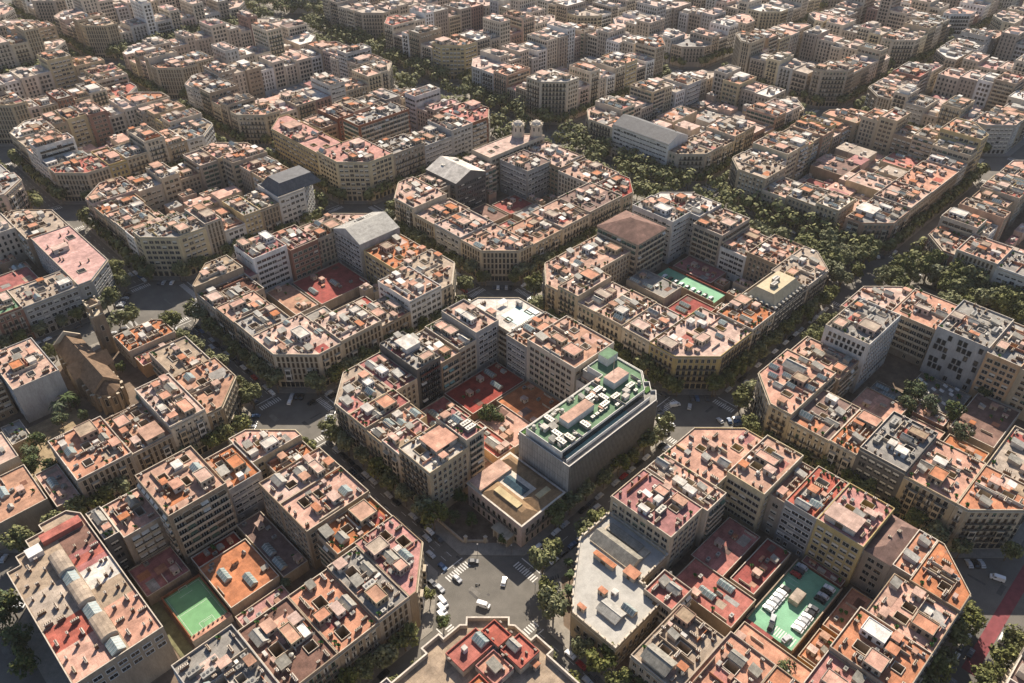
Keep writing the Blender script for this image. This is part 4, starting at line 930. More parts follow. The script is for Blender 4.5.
# ------------------------------------------------------------------ courtyards: low buildings
low_cnt = {}
def low(blk, u0, u1, v0, v1, h, wl, rf, extra='', lab=None):
    c = ((u0+u1)/2, (v0+v1)/2); root = empty('courtyard_building', (c[0], c[1], .145))
    low_cnt[blk] = low_cnt.get(blk, 0)+1
    X = nb(*blk)
    tag(root, lab or f"low {ROOFN[rf]} roofed {WALLN[wl]} annex, {ORD[min(13, low_cnt[blk]-1)]} from near end inside the {X} block's courtyard", 'low building', 'low buildings inside the block courtyards')
    x0, x1, y0, y1 = u0-c[0], u1-c[0], v0-c[1], v1-c[1]; p = rect(x0, x1, y0, y1); q = inset(p, .28)
    wb = MB(); wb.wall(p, 0, h+.6, 'wall_'+wl); wb.wall(q[::-1], h, h+.6, 'wall_'+wl)
    for k in range(4): a, d, e, f = p[k], p[(k+1) % 4], q[(k+1) % 4], q[k]; wb.face([(a[0], a[1], h+.6), (d[0], d[1], h+.6), (e[0], e[1], h+.6), (f[0], f[1], h+.6)], 'pale')
    wb.build('wall', root); rb = MB(); rb.flat(q, h, 'roof_'+rf); rb.build('roof', root)
    rr = random.Random(int(u0*7+v0*13))
    occ = []
    def add(me, nm, w_, d_, sc=None):
        for _ in range(10):
            if x1-x0 < w_+1.6 or y1-y0 < d_+1.6: return
            x, y = rr.uniform(x0+.8+w_/2, x1-.8-w_/2), rr.uniform(y0+.8+d_/2, y1-.8-d_/2); r = (x-w_/2, x+w_/2, y-d_/2, y+d_/2)
            if any(r[0] < o[1]+.3 and r[1] > o[0]-.3 and r[2] < o[3]+.3 and r[3] > o[2]-.3 for o in occ): continue
            occ.append(r); put(me, nm, root, (x, y, h), 0, sc); return
    if 's' in extra:
        for _ in range(2): add(PR['skyl'], 'skylight', 3, 6, (3, 6, 1.8))
    for _ in range(extra.count('z')): add(PR['zsky'], 'skylight', 4, 6, (4, 6, 2.4))
    for _ in range(14 if 'u' in extra else 0): add(PR['awn'], 'parasol', 2.2, 2.2, (2.0, 2.0, 2.3))
    for _ in range(8 if 'u' in extra else 0): add(PR['plant'], 'potted_plant', 1.2, 1.2, (2, 2, 2))
    for _ in range(rr.randint(0, 2) if 'u' not in extra else 0): add(PR['shedflat'], 'roof_room', 2.5, 3, (2.5, 3, 2.2))
    for _ in range(rr.randint(1, 3)): q = (rr.uniform(1, 2.5), rr.uniform(1, 3)); add(PR[rr.choice(('shedflat', 'shed', 'shedred', 'zsky'))], 'roof_hatch', q[0], q[1], (q[0], q[1], rr.uniform(.7, 1.8)))
    for _ in range(rr.randint(1, 3)): add(PR['ac'], 'air_conditioner', 2, 1.4)
    for _ in range(rr.randint(1, 3)): q = (rr.uniform(2, 6), rr.uniform(2, 6)); add(patch_mesh(rr.choice('ptgsd')), 'terrace', q[0], q[1], (q[0], q[1], .05))
    for _ in range(rr.randint(0, 3)): add(PR['plant'], 'potted_plant', .9, .9, (1.3, 1.3, 1.4))
    for _ in range(rr.randint(0, 2)): add(lowwall_mesh('pale'), 'parapet', .2, 5, (.2, 5, 1.0))
    return root
B00, Bm, Bc = (0, 0), (-1, 0), (0, -1)
LOWS = [(B00, 46, 56, 44, 66, 8, 'o', 'r', 'z'), (B00, 56, 74, 46, 70, 4.5, 't', 't', ''), (B00, 74, 95, 46, 74, 4, 't', 't', ''), (B00, 60, 94, 75, 95, 4, 'b', 'R', 's'), (B00, 38, 58, 74, 93, 5, 't', 'R', 's'), (B00, 40, 46, 45, 64, 3, 's', 'p', ''),
          (Bm, -70.5, -51, 59, 83, 6, 's', 't', 's'), (Bm, -70, -52, 84.5, 91, 4, 't', 'R', ''), (Bm, -50, -39.5, 58, 92, 5, 's', 'd', 's'), (Bm, -71, -52, 47, 56, 4.5, 'p', 'r', ''), (Bm, -89.5, -73, 85, 101, 5, 't', 'R', ''),
          (Bc, 66, 92, -68, -58, 6, 't', 'R', ''), (Bc, 48, 64, -70, -44, 7, 't', 'r', 's'), (Bc, 64, 90, -56, -42, 6.5, 'b', 'r', ''), (Bc, 42, 53, -98, -72, 8, 't', 't', ''), (Bc, 57, 72, -98, -91, 4, 'o', 't', ''), (Bc, 74, 96, -99, -91, 4, 'o', 't', ''), (Bc, 93.5, 97.5, -88, -72, 3.5, 'b', 'R', ''),
          ((1, -1), 206, 239, -101, -82, 5, 't', 'd', ''), ((1, -1), 176, 203, -64, -44, 7, 't', 't', ''), ((1, -1), 176, 200, -101, -84, 6, 't', 't', ''), ((1, -1), 204, 212, -80, -66, 5, 'b', 't', ''), ((1, -1), 218, 240, -80, -56, 1.2, 's', 'g', 'u'), ((1, -1), 206, 216, -58, -44, 3, 't', 'g', 's'), ((1, -1), 176, 202, -82, -67, 4, 't', 't', 's'),
          ((-1, 1), -33, -14, 210, 220, 7, 'o', 'r', ''), ((-1, 1), -97, -89, 199, 214, 6, 't', 'g', ''), ((-1, 1), -66, -36, 178, 186, 4, 's', 't', ''), ((-1, 1), -97, -88, 144, 168, 11, 't', 't', 's'), ((-1, 1), -120, -98, 150, 176, 12, 't', 'p', 's'), ((-1, 1), -120, -98, 180, 200, 14, 'c', 'p', ''),
          ((0, 1), 40, 58, 170, 190, 8, 'g', 'g', ''), ((0, 1), 60, 80, 168, 184, 7, 't', 'R', ''), ((0, 1), 60, 92, 196, 226, 5, 't', 'R', 's'), ((0, 1), 44, 58, 196, 226, 6, 't', 'p', ''),
          ((1, 0), 174, 190, 66, 92, 6, 't', 'p', ''), ((1, 0), 192, 208, 66, 92, 9, 'g', 'g', 's'), ((1, 0), 228, 244, 60, 86, 5, 'b', 'R', ''), ((1, 0), 174, 208, 43, 62, 6, 'b', 'R', 's'), ((1, 1), 176, 200, 174, 192, 5, 't', 'R', 's'), ((1, 1), 176, 200, 194, 216, 7, 't', 'd', 's'), ((1, 1), 204, 225, 176, 194, 6, 't', 'g', 's'), ((1, 1), 204, 225, 196, 214, 5, 'b', 'R', ''),
          ((-1, 2), -110, -70, 310, 340, 6, 't', 'd', 's'), ((-1, 2), -66, -40, 310, 345, 7, 't', 'R', ''), ((1, 2), 172, 182, 326, 386, 8, 'c', 'p', ''), ((1, 2), 186, 240, 350, 364, 6, 't', 't', ''),
          ((0, 2), 40, 80, 312, 335, 6, 't', 'p', 's'), ((2, 0), 362, 384, 40, 60, 7, 't', 'p', 's'), ((2, 0), 388, 410, 38, 62, 13, 'y', 'p', 's'), ((2, 0), 414, 436, 40, 58, 8, 't', 'd', 's'), ((2, 0), 440, 462, 40, 62, 10, 'c', 'r', 's'), ((2, 0), 362, 390, 66, 88, 5, 't', 'R', ''), ((2, 0), 396, 424, 68, 92, 11, 't', 'd', 's'), ((2, 0), 430, 460, 66, 92, 6, 's', 't', 's'), ((2, 1), 358, 385, 172, 190, 7, 't', 'd', 's'), ((2, 1), 358, 380, 195, 218, 9, 't', 'R', 's'), ((2, 1), 390, 420, 172, 200, 6, 't', 'd', 's'), ((2, 1), 388, 420, 204, 220, 12, 'c', 'p', 's')]
for a in LOWS: low(*a)
LOWR = [(a[0], a[1:5]) for a in LOWS]
RL = random.Random(14)
for blk in [(0, 1), (1, 0), (1, 1), (1, -1), (-1, 2), (1, 2), (0, 2), (2, 0), (2, 1)]:
    b0 = BL[blk]; n = 0
    rects = [q[1] for q in LOWR if q[0] == blk]+[l['r'] for l in by_blk[blk]]+([(206, 242, -82, -42)] if blk == (1, -1) else [(212, 227, 46, 89)] if blk == (1, 0) else [])
    for _ in range(260):
        w_, d_ = RL.uniform(5, 13), RL.uniform(5, 14); x, y = RL.uniform(b0[0]+24, b0[1]-24-w_), RL.uniform(b0[2]+22, b0[3]-22-d_)
        if any(x < q[1]+.3 and x+w_ > q[0]-.3 and y < q[3]+.3 and y+d_ > q[2]-.3 for q in rects): continue
        rects.append((x, x+w_, y, y+d_)); n += 1
        low(blk, x, x+w_, y, y+d_, RL.choice((3.2, 4, 4.5, 6, 7.5, 9)), RL.choice('tcspt'), RL.choice('ptgdRtps'), RL.choice(('', '', 's', 'z')))
        if n >= 9: break
# generic green building for the green roofed office, car park, palaces ...
def house_root(name, c, lab, cat): r = empty(name, (c[0], c[1], 0)); tag(r, lab, cat); return r
def wins(root, c, a, b, zs, kind, sp, trim='stone', extra=None, lim=100, cnt=None):
    L = math.dist(a, b); dx, dy = (b[0]-a[0])/L, (b[1]-a[1])/L; nx, ny = dy, -dx; n = int((L-.6)/sp); off = (L-n*sp)/2+sp/2
    if (CX-a[0])*nx+(CY-a[1])*ny < 0: return
    for z in zs:
        for i in range(n):
            p = (a[0]+dx*(off+i*sp), a[1]+dy*(off+i*sp))
            if not visible((p[0]+nx*1.2, p[1]+ny*1.2, z+1.2)): continue
            put_win(kind, trim, extra, root, (p[0]-c[0]+nx*.02, p[1]-c[1]+ny*.02, z), math.atan2(dy, dx))
# --- green-roofed office slab
c = (80, 22); r = house_root('office_building', c, 'long grey office slab with bright green roof terrace full of machinery', 'office building')
poly = [(50.5, 8.5), (106, 8.5), (111, 12.5), (109.5, 14), (113.5, 18), (112, 19.5), (117, 24.5), (117, 44), (99, 44), (99, 36), (50.5, 36)]
lp = [(x-c[0], y-c[1]) for x, y in poly]
b = MB(); b.wall(lp, 0, 26.8, 'wall_g'); b.wall(inset(lp, .3)[::-1], 25.6, 26.8, 'white')
q = inset(lp, .3)
for k in range(len(lp)):
    a, d, e, f = lp[k], lp[(k+1) % len(lp)], q[(k+1) % len(lp)], q[k]; b.face([(a[0], a[1], 26.8), (d[0], d[1], 26.8), (e[0], e[1], 26.8), (f[0], f[1], 26.8)], 'white')
b.build('wall', r)
b = MB(); b.flat(q, 25.6, 'roof_g'); b.build('lower_terrace', r)
b = MB()   # dark ribbed facade
for k in range(62):
    x = 51-c[0]+k*.9; b.box(x, x+.28, 8.0-c[1], 8.44-c[1], 3, 26.2, 'finmetal')
b.face([(50.7-c[0], 8.45-c[1], 3), (105.8-c[0], 8.45-c[1], 3), (105.8-c[0], 8.45-c[1], 26.2), (50.7-c[0], 8.45-c[1], 26.2)], 'darkmetal')
b.build('ribbed_facade', r)
b = MB()
for k in range(19): y = 10-c[1]+k*1.4; b.box(50.42-c[0], 50.49-c[0], y, y+.07, 2, 26.2, 'finmetal')
for z in (6, 10, 14, 18, 22): b.box(50.44-c[0], 50.49-c[0], 8.6-c[1], 35.9-c[1], z, z+.06, 'finmetal')
b.build('panel_joints', r)
rr = random.Random(21)
for k in range(46):
    x, y = rr.uniform(53.5, 111), rr.uniform(15.8, 32.5)
    if 63 < x < 81 and 20.5 < y < 27.5 or x > 95 and (y > 23 or x-y > 88): continue
    me, nm, sc_ = rr.choice((('shedflat', 'plant_room', (1.6, 2.2, 1.6)), ('zsky', 'duct', (1.2, 4.5, 1.3)), ('ac', 'air_conditioner', (1, 1, 1)), ('tank', 'water_tank', (1, 1, 1)), ('zsky', 'duct', (4, 1.1, 1.2)), ('shed', 'plant_room', (2, 1.6, 1.7))))
    put(PR[me], nm, r, (x-c[0], y-c[1], 28.9), 0, sc_)
b = MB(); up = [(52, 14.3), (105, 14.3), (113.5, 23), (113.5, 42), (99.5, 42), (99.5, 33.5), (52, 33.5)]; ul = [(x-c[0], y-c[1]) for x, y in up]
b.wall(ul, 25.6, 29.6, 'wall_w'); b.wall(inset(ul, .25)[::-1], 28.9, 29.6, 'white'); q = inset(ul, .25)
for k in range(len(ul)):
    a, d, e, f = ul[k], ul[(k+1) % len(ul)], q[(k+1) % len(ul)], q[k]; b.face([(a[0], a[1], 29.6), (d[0], d[1], 29.6), (e[0], e[1], 29.6), (f[0], f[1], 29.6)], 'white')
b.build('upper_storey', r)
mat('roof_bright_green', (.12, .205, .115), .85, .3, .35, fine=.2)
b = MB(); b.flat(q, 28.9, MAT['roof_bright_green']); b.build('green_roof', r)
b = MB()
for z in (26.3,): b.box(53-c[0], 104-c[0], 14.1-c[1], 14.28-c[1], 25.9, 28.3, 'glass')
b.box(52-c[0], 105-c[0], 11.3-c[1], 11.5-c[1], 25.6, 27.3, 'white'); b.box(54-c[0], 92-c[0], 11.6-c[1], 14-c[1], 25.62, 26.0, 'aqua'); b.build('glazed_strip', r)
b = MB(); b.box(51.2-c[0], 98-c[0], 34-c[1], 35.6-c[1], 25.62, 26.3, 'hedge'); b.build('planter', r)
b = MB()
for (x0, x1, y0, y1) in ((107, 111, 14.6, 17), (110, 114, 19.5, 22.5), (113.9, 116.4, 25, 42)): b.box(x0-c[0], x1-c[0], y0-c[1], y1-c[1], 25.62, 26.2, 'hedge')
b.build('planter', r)
for (x0, x1, y0, y1, hh, top) in ((64, 80, 21.5, 26.5, 3.4, 'roof_p'), (96, 106, 24, 30, 3.6, 'roof_p'), (106, 113, 36, 41.5, 4.2, MAT['roof_bright_green'])):
    b = MB(); b.box(x0-c[0], x1-c[0], y0-c[1], y1-c[1], 28.9, 28.9+hh, 'white', top=top); b.build('roof_room', r)
for (x, y) in ((56, 18), (58, 22), (60, 17), (85, 20), (84, 27), (88, 23), (90, 28), (92, 20), (62, 30), (70, 17.5), (102, 20)):
    put(PR['acbig'], 'air_conditioner', r, (x-c[0], y-c[1], 28.9), R.choice((0, PI/2)))
for (x, y) in ((57, 28), (60, 26), (54.5, 21), (87, 31), (95, 17), (98, 19), (82, 30)): put(PR[R.choice(('shedwhite', 'shedflat', 'shed'))], 'plant_room', r, (x-c[0], y-c[1], 28.9), 0, (R.uniform(1.8, 3), R.uniform(1.8, 3), R.uniform(1.6, 2.3)))
b = MB(); b.cyl(104-c[0], 31-c[1], 28.9, 38, .16, .1, 'pale', 6); b.build('mast', r)
for k in range(4): put(PR['ac'], 'air_conditioner', r, (76+k*2.6-c[0], 18.6-c[1], 28.9))
# --- low palace with courtyard beside the plaza
c = (37, 24); r = house_root('palace', c, 'low pinkish palace with brown roofs around a glazed court beside the plaza', 'palace')
b = MB(); p = [(x-c[0], y-c[1]) for x, y in rect(25, 49, 9, 39.5)]; b.wall(p, 0, 12.7, 'wall_p'); b.build('wall', r)
b = MB(); b.box(-12.5, 12.5, -15.5, 16, 12.7, 13.1, 'pale', bottom=True); b.build('cornice', r)
b = MB()
b.frustum(-11.8, -2.5, -14.8, 8, 13.1, 15.0, 3.2, 'palacetile'); b.frustum(-2.5, 11.6, -14.8, -6, 13.1, 14.9, 3.2, 'palacetile'); b.frustum(5.5, 11.6, -6, 15, 13.1, 14.9, 2.4, 'palacetile')
b.box(-11.8, 5.5, 8, 15.3, 13.1, 14.4, 'pale', top='roof_p'); b.build('roof', r)
b = MB(); b.box(-2.4, 5.4, -5.9, 7.9, 12, 12.95, 'pale', top='darkmetal'); b.gable(-1.5, 3.2, -4.5, 6.5, 13.12, 14.3, 'courtglass', 'courtglass', 'y'); b.build('glazed_court', r)
b = MB(); b.box(-8.5, -5.5, -9, 4, 15.02, 15.5, MAT['wall_y']); b.build('roof_lantern', r)
b = MB(); b.box(1.2, 7.8, -11.6, -9.2, 14.92, 15.4, MAT['wall_y']); b.build('roof_lantern', r)
for (a, d) in (((25, 39.5), (25, 9)), ((25, 9), (49, 9))):
    wins(r, c, a, d, (1.0,), 'tall', 3.0, 'stone'); wins(r, c, a, d, (6.6,), 'balc', 3.0, 'stone')
b = MB(); b.box(-15.5, -12.1, -11, -3, 0, 4.8, 'wall_s', top='stone')
for k in range(4): b.cyl(-15.8, -10.6+k*2.4, 0, 4.2, .35, .3, 'stone', 8)
b.box(-16.4, -12, -11.5, -2.5, 4.8, 5.2, 'stone', bottom=True); b.build('porch', r)
fw = empty('garden_wall', (14, 24, .13)); tag(fw, 'stone garden wall with gate piers closing the palace forecourt', 'wall')
b = MB()
for (x0, y0, x1, y1) in ((9, 43.5, 10.4, 27), (10.4, 27, 24, 11.5)): pass
pts = [(10.5, 43), (10.5, 27), (27, 10.5)]
for a, d in zip(pts, pts[1:]):
    n = int(math.dist(a, d)/.5)
    for k in range(n):
        x, y = a[0]+(d[0]-a[0])*k/n-14, a[1]+(d[1]-a[1])*k/n-24
        if abs(k-n/2) > 3 or a[1] > 40: b.box(x-.26, x+.26, y-.26, y+.26, 0, 1.3, 'wall_s')
b.build('wall', fw); b = MB()
for k in (.05, .38, .62, .95):
    x, y = 10.5+16.5*k-14, 27-16.5*k-24; b.box(x-.5, x+.5, y-.5, y+.5, 0, 3.2, 'stone'); b.box(x-.65, x+.65, y-.65, y+.65, 3.2, 3.5, 'pale', bottom=True)
b.build('gate_pier', fw)
# --- white palace on the plaza's right corner
c = (34, -28); r = house_root('palace', c, 'pale flat-roofed palace with stone balustrade and long glazed skylight by plaza garden', 'palace')
poly = [(36, -10.5), (17, -24), (10.3, -30), (10.3, -49), (37, -49), (37, -38.5), (53.5, -38.5), (53.5, -10.5)]; lp = [(x-c[0], y-c[1]) for x, y in poly][::1]
if sum(lp[i-1][0]*lp[i][1]-lp[i][0]*lp[i-1][1] for i in range(len(lp))) < 0: lp = lp[::-1]; poly = poly[::-1]
b = MB(); b.wall(lp, 0, 13, 'wall_s'); b.build('wall', r)
q = inset(lp, .55); b = MB(); b.wall(inset(lp, -.25), 12.1, 13.0, 'stone'); b.wall(lp, 13, 14.1, 'stone'); b.wall(q[::-1], 12.8, 14.1, 'stone')
for k in range(len(lp)):
    a, d, e, f = lp[k], lp[(k+1) % len(lp)], q[(k+1) % len(lp)], q[k]; b.face([(a[0], a[1], 14.1), (d[0], d[1], 14.1), (e[0], e[1], 14.1), (f[0], f[1], 14.1)], 'pale')
    L = math.dist(a, d); n = int(L/3)
    for i in range(n):
        x, y = a[0]+(d[0]-a[0])*(i+.5)/n, a[1]+(d[1]-a[1])*(i+.5)/n; b.box(x-.35, x+.35, y-.35, y+.35, 14.1, 14.7, 'stone')
b.build('balustrade', r)
mat('pale_roof_sheet', (.40, .38, .34), .85, .2, .25, fine=.12)
b = MB(); b.flat(q, 12.8, MAT['pale_roof_sheet']); b.build('roof', r)
b = MB(); b.box(38-c[0], 50-c[0], -33-c[1], -14-c[1], 12.8, 13.6, 'pale'); b.gable(38.3-c[0], 46-c[0], -33-c[1], -13.5-c[1], 13.6, 16.2, 'zinc', 'pale', 'y', .1); b.box(46.2-c[0], 50-c[0], -30-c[1], -15-c[1], 13.6, 14.4, 'zinc'); b.build('skylight', r)
for (x, y, w_, d_, hh, me) in ((34.5, -24, 2, 9, 2.4, 'shedred'), (37, -34.5, 4, 5, 2.4, 'shedred'), (24, -32, 2, 3, 2.2, 'shedred'), (27, -35, 2, 2, 1.6, 'shedwhite'), (14, -31, 1.6, 3, 2, 'shedred')): put(PR[me], 'roof_room', r, (x-c[0], y-c[1], 12.8), 0, (w_, d_, hh))
put(PR['zsky'], 'skylight', r, (20-c[0], -39-c[1], 12.8), 0, (5.5, 8, 2.6)); put(PR['skyl'], 'skylight', r, (25-c[0], -43-c[1], 12.8), 0, (3, 5, 2.6))
for a, d in zip(poly, poly[1:]+poly[:1]):
    wins(r, c, a, d, (1.2,), 'plain', 3.2, 'stone'); wins(r, c, a, d, (6.4,), 'balc', 3.2, 'stone')
# --- long slab with patchwork roof and chimneys (lower left)
c = (-107, 90); r = house_root('apartment_slab', c, 'long slab with brown, red and terracotta patchwork roof dotted with chimney stacks', 'apartment slab')
poly = [(-121.5, 57), (-92.5, 57), (-92.5, 124), (-96, 129), (-106, 129), (-106, 125), (-112, 125), (-112, 120), (-117, 120), (-117, 115), (-121.5, 115)]; lp = [(x-c[0], y-c[1]) for x, y in poly]
b = MB(); b.wall(lp, 0, 21.6, 'wall_t'); q = inset(lp, .35); b.wall(q[::-1], 20.8, 21.6, 'wall_t')
for k in range(len(lp)):
    a, d, e, f = lp[k], lp[(k+1) % len(lp)], q[(k+1) % len(lp)], q[k]; b.face([(a[0], a[1], 21.6), (d[0], d[1], 21.6), (e[0], e[1], 21.6), (f[0], f[1], 21.6)], 'pale')
b.build('wall', r)
b = MB(); b.flat(q, 20.8, 'roof_s'); b.build('roof', r)
def pt(x0, x1, y0, y1, z, mt, nm='roof_patch'):
    bb = MB(); bb.box(x0-c[0], x1-c[0], y0-c[1], y1-c[1], 20.8, 20.8+z, mt); bb.build(nm, r)
pt(-103.5, -93, 108, 117.5, .06, 'roof_d'); pt(-103.5, -93, 98, 108, .05, 'roof_R'); pt(-103.5, -93, 101, 105, .09, 'roof_r'); pt(-103.5, -93, 88, 98, .06, 'roof_w'); pt(-103.5, -93, 78, 88, .05, 'roof_s'); pt(-103.5, -93, 58, 78, .06, 'roof_t')
pt(-121, -109, 72, 83, .06, 'roof_r'); pt(-121, -109, 58, 72, .05, 'roof_t'); pt(-121, -109, 83, 100, .05, 'roof_s')
pt(-108, -94, 118, 122, 2.4, 'roof_r', 'stair_head'); pt(-114, -109, 114.5, 119, 2.2, 'white', 'stair_head')
for y in (105, 88, 70):
    bb = MB(); bb.box(-109.2-c[0], -103.8-c[0], y-5-c[1], y+5-c[1], 20.8, 22.6, 'pale')
    for k in range(6):
        a0, a1 = PI*k/6, PI*(k+1)/6; X = lambda a: -106.5-c[0]-2.7*math.cos(a); Z = lambda a: 22.6+1.3*math.sin(a)
        bb.face([(X(a0), y-5-c[1], Z(a0)), (X(a0), y+5-c[1], Z(a0)), (X(a1), y+5-c[1], Z(a1)), (X(a1), y-5-c[1], Z(a1))], 'roof_s')
    bb.face([(X(PI*k/6), y-5-c[1], Z(PI*k/6)) for k in range(7)], 'pale'); bb.build('vaulted_stair_head', r)
for y in (97, 79, 61): put(PR['skyl'], 'skylight', r, (-106.5-c[0], y-c[1], 20.8), 0, (4.4, 5.5, 2.2))
rr = random.Random(4)
for x in (-119, -115, -111.5, -101, -97, -94.5):
    y = 61+rr.uniform(0, 4)
    while y < (116 if x < -110 else 112): put(PR['chimney_row' if rr.random() < .35 else 'chimney'], 'chimney', r, (x+rr.uniform(-.8, .8)-c[0], y-c[1], 20.8), rr.choice((0, PI/2)), (1, 1, rr.uniform(.9, 1.3))); y += rr.uniform(5.5, 9)
wins(r, c, (-121.5, 57), (-92.5, 57), (17, 13.4), 'strip', 4, 'white'); wins(r, c, (-121.5, 115), (-121.5, 57), (5, 8.4, 11.8, 15.2), 'balc', 3.3)
# --- sports court
c = (-78.5, 71); r = house_root('sports_court', c, 'green fenced sports court with white lines sunk in a courtyard', 'sports court')
b = MB(); b.box(-7, 7, -10.5, 11, .15, 3.2, 'wall_t', top=M['sport']); b.build('playing_surface', r)
b = MB()
for (x0, x1, y0, y1) in ((-6.3, 6.3, -9.8, -9.7), (-6.3, 6.3, 10.2, 10.3), (-6.3, -6.2, -9.8, 10.3), (6.2, 6.3, -9.8, 10.3), (-6.3, 6.3, .2, .3), (-2.5, 2.5, -7, -6.9), (-2.5, 2.5, 7.4, 7.5), (-2.5, -2.4, -9.8, -7), (2.4, 2.5, -9.8, -7)): b.box(x0, x1, y0, y1, 3.2, 3.206, 'paint')
b.build('court_lines', r)
b = MB()
for (x0, x1, y0, y1) in ((-7.4, 7.4, 11.01, 11.3), (-7.4, -7.01, -10.5, 11), (7.01, 7.4, -10.5, 11)): b.box(x0, x1, y0, y1, .15, 4.6, 'wall_b')
b.build('boundary_wall', r); b = MB(); b.box(-7.4, 7.4, -12.6, -10.51, .15, 3.9, 'pale', top='roof_t')
for k in range(8): b.box(-6.4+k*1.8, -5.9+k*1.8, -11.2, -10.7, 3.9, 4.5, 'chim')
b.build('bench_wall', r)
for y in (-9.2, 9.6):
    b = MB()
    for x in (-1.5, 1.5): b.cyl(x, y, 3.2, 5.2, .06, .06, 'white', 6)
    b.box(-1.5, 1.5, y-.05, y+.05, 5.15, 5.25, 'white', bottom=True); b.build('goal', r)
yd = MB(); yd.flat(rect(-98, -67, 178, 214), .16, mat('sandy_yard', (.34, .26, .16), .95, .4, .25, fine=.25)); tag(yd.build('sandy_yard_ground'), kind='structure')
gs = MB(); gs.flat(rect(-91.4, -86.8, 45, 104), .3, mat('garden_turf', (.16, .155, .08), .95, .4, .3, fine=.2)); tag(gs.build('garden_ground'), kind='structure')
# --- courtyard car park
c = (72.5, -79.5); r = house_root('car_park', c, 'green painted courtyard car park deck full of cars', 'car park')
b = MB(); b.box(-14.5, 20.3, -9, 8.5, .15, 3.6, 'wall_t', top=M['carpark']); b.build('deck', r)
b = MB()
for k in range(9): b.face([(-13.5, -8+k*.9, 3.606), (-9.5, -8+k*.9, 3.606), (-9.5, -7.6+k*.9, 3.606), (-13.5, -7.6+k*.9, 3.606)], 'paint')
for k in range(13): b.face([(-8+k*2.2, 3.2, 3.606), (-7.9+k*2.2, 3.2, 3.606), (-7.9+k*2.2, 8, 3.606), (-8+k*2.2, 8, 3.606)], 'paint')
for k in range(11): b.face([(-6+k*2.2, -8.5, 3.606), (-5.9+k*2.2, -8.5, 3.606), (-5.9+k*2.2, -3.6, 3.606), (-6+k*2.2, -3.6, 3.606)], 'paint')
b.build('bay_lines', r)
b = MB(); b.box(-19, -14.8, -2, 8.5, .15, 4.2, 'wall_b', top='roof_R'); b.box(-14.8, 20.5, 8.52, 8.9, .15, 4.9, 'wall_t'); b.box(-14.8, 20.5, -9.4, -9.02, .15, 4.7, 'wall_t'); b.build('boundary_wall', r)
b = MB(); b.box(2, 8, -1.5, 2.2, 3.6, 6, 'wall_s', top='roof_s'); b.build('kiosk', r)
# --- stepped corner house below the plaza
STEP = [(-52, -10.5), (-38, -10.5), (-38, -8), (-30.3, -8), (-30.3, -10.3), (-23.4, -10.3), (-22, -11.7), (-20, -9.7), (-9.8, -19.8), (-11.8, -21.8), (-10.6, -23.2), (-10.6, -30.4), (-8.2, -30.4), (-8.2, -38.1), (-10.7, -38.1), (-10.7, -52), (-52, -52)]
c = (-24, -24); poly = STEP
r = house_root('apartment_building', c, 'cream stepped corner house with red roofs and walled terraces below the plaza', 'apartment building')
lp = [(x-c[0], y-c[1]) for x, y in poly]
if sum(lp[i-1][0]*lp[i][1]-lp[i][0]*lp[i-1][1] for i in range(len(lp))) < 0: lp = lp[::-1]; poly = poly[::-1]
b = MB(); b.wall(lp, 0, 21.9, 'wall_c'); q = inset(lp, .55); b.wall(q[::-1], 20, 21.9, 'wall_s')
for k in range(len(lp)):
    a, d, e, f = lp[k], lp[(k+1) % len(lp)], q[(k+1) % len(lp)], q[k]; b.face([(a[0], a[1], 21.9), (d[0], d[1], 21.9), (e[0], e[1], 21.9), (f[0], f[1], 21.9)], 'pale')
b.build('wall', r)
b = MB(); b.flat(q, 20, 'roof_s'); b.build('roof', r)
for a, d in zip(poly, poly[1:]+poly[:1]):
    if math.dist(a, d) > 4:
        for z in (5, 8.6, 12.2, 15.8): wins(r, c, a, d, (z,), 'plain', 2.8, 'stone')
for (x0, x1, y0, y1, hh, top) in ((-34, -21, -24, -15.5, 2.6, 'roof_r'), (-21, -15, -26, -18, 3.4, 'roof_r'), (-30, -22, -34, -25, 2.2, 'roof_t'), (-21, -12.5, -36, -27, 3.0, 'roof_r'), (-38, -31, -40, -28, 2.6, 'roof_t')):
    b = MB(); x0, x1, y0, y1 = x0-c[0], x1-c[0], y0-c[1], y1-c[1]; b.box(x0, x1, y0, y1, 20, 20+hh, 'pale', top=top)
    for w4 in ((x0, x1, y0, y0+.3), (x0, x1, y1-.3, y1), (x0, x0+.3, y0+.3, y1-.3), (x1-.3, x1, y0+.3, y1-.3)): b.box(*w4, 20+hh, 20.7+hh, 'roof_r')
    b.build('roof_room', r)
rr = random.Random(8)
for (x, y, w_, d_, me, z) in ((-23, -20, 3.6, 4.6, 'skyl', 22.6), (-17, -29, 3, 4, 'zsky', 23), (-26, -29.5, 3, 4, 'shed', 22.2), (-22.5, -25, 3.2, 3, 'shed', 20), (-29, -19, 1.6, 1.6, 'shedwhite', 22.6), (-34, -33, 3, 4, 'skyl', 22.6)): put(PR[me], 'skylight' if 'sk' in me else 'stair_head', r, (x-c[0], y-c[1], z), 0, (w_, d_, 2.2))
for k in range(8): put(PR['shedred' if k % 2 else 'shedflat'], 'stair_head', r, (rr.choice((-34, -28, -37, -15, -13.5))-c[0]+rr.uniform(-1, 1), rr.uniform(-44, -15)-c[1], 20), 0, (2.2, 2.6, 2.1))
for k in range(16): put(PR['chimney'], 'chimney', r, (rr.uniform(-36, -13)-c[0], rr.uniform(-36, -17)-c[1], 22.2), 0, (.8, .8, 1))
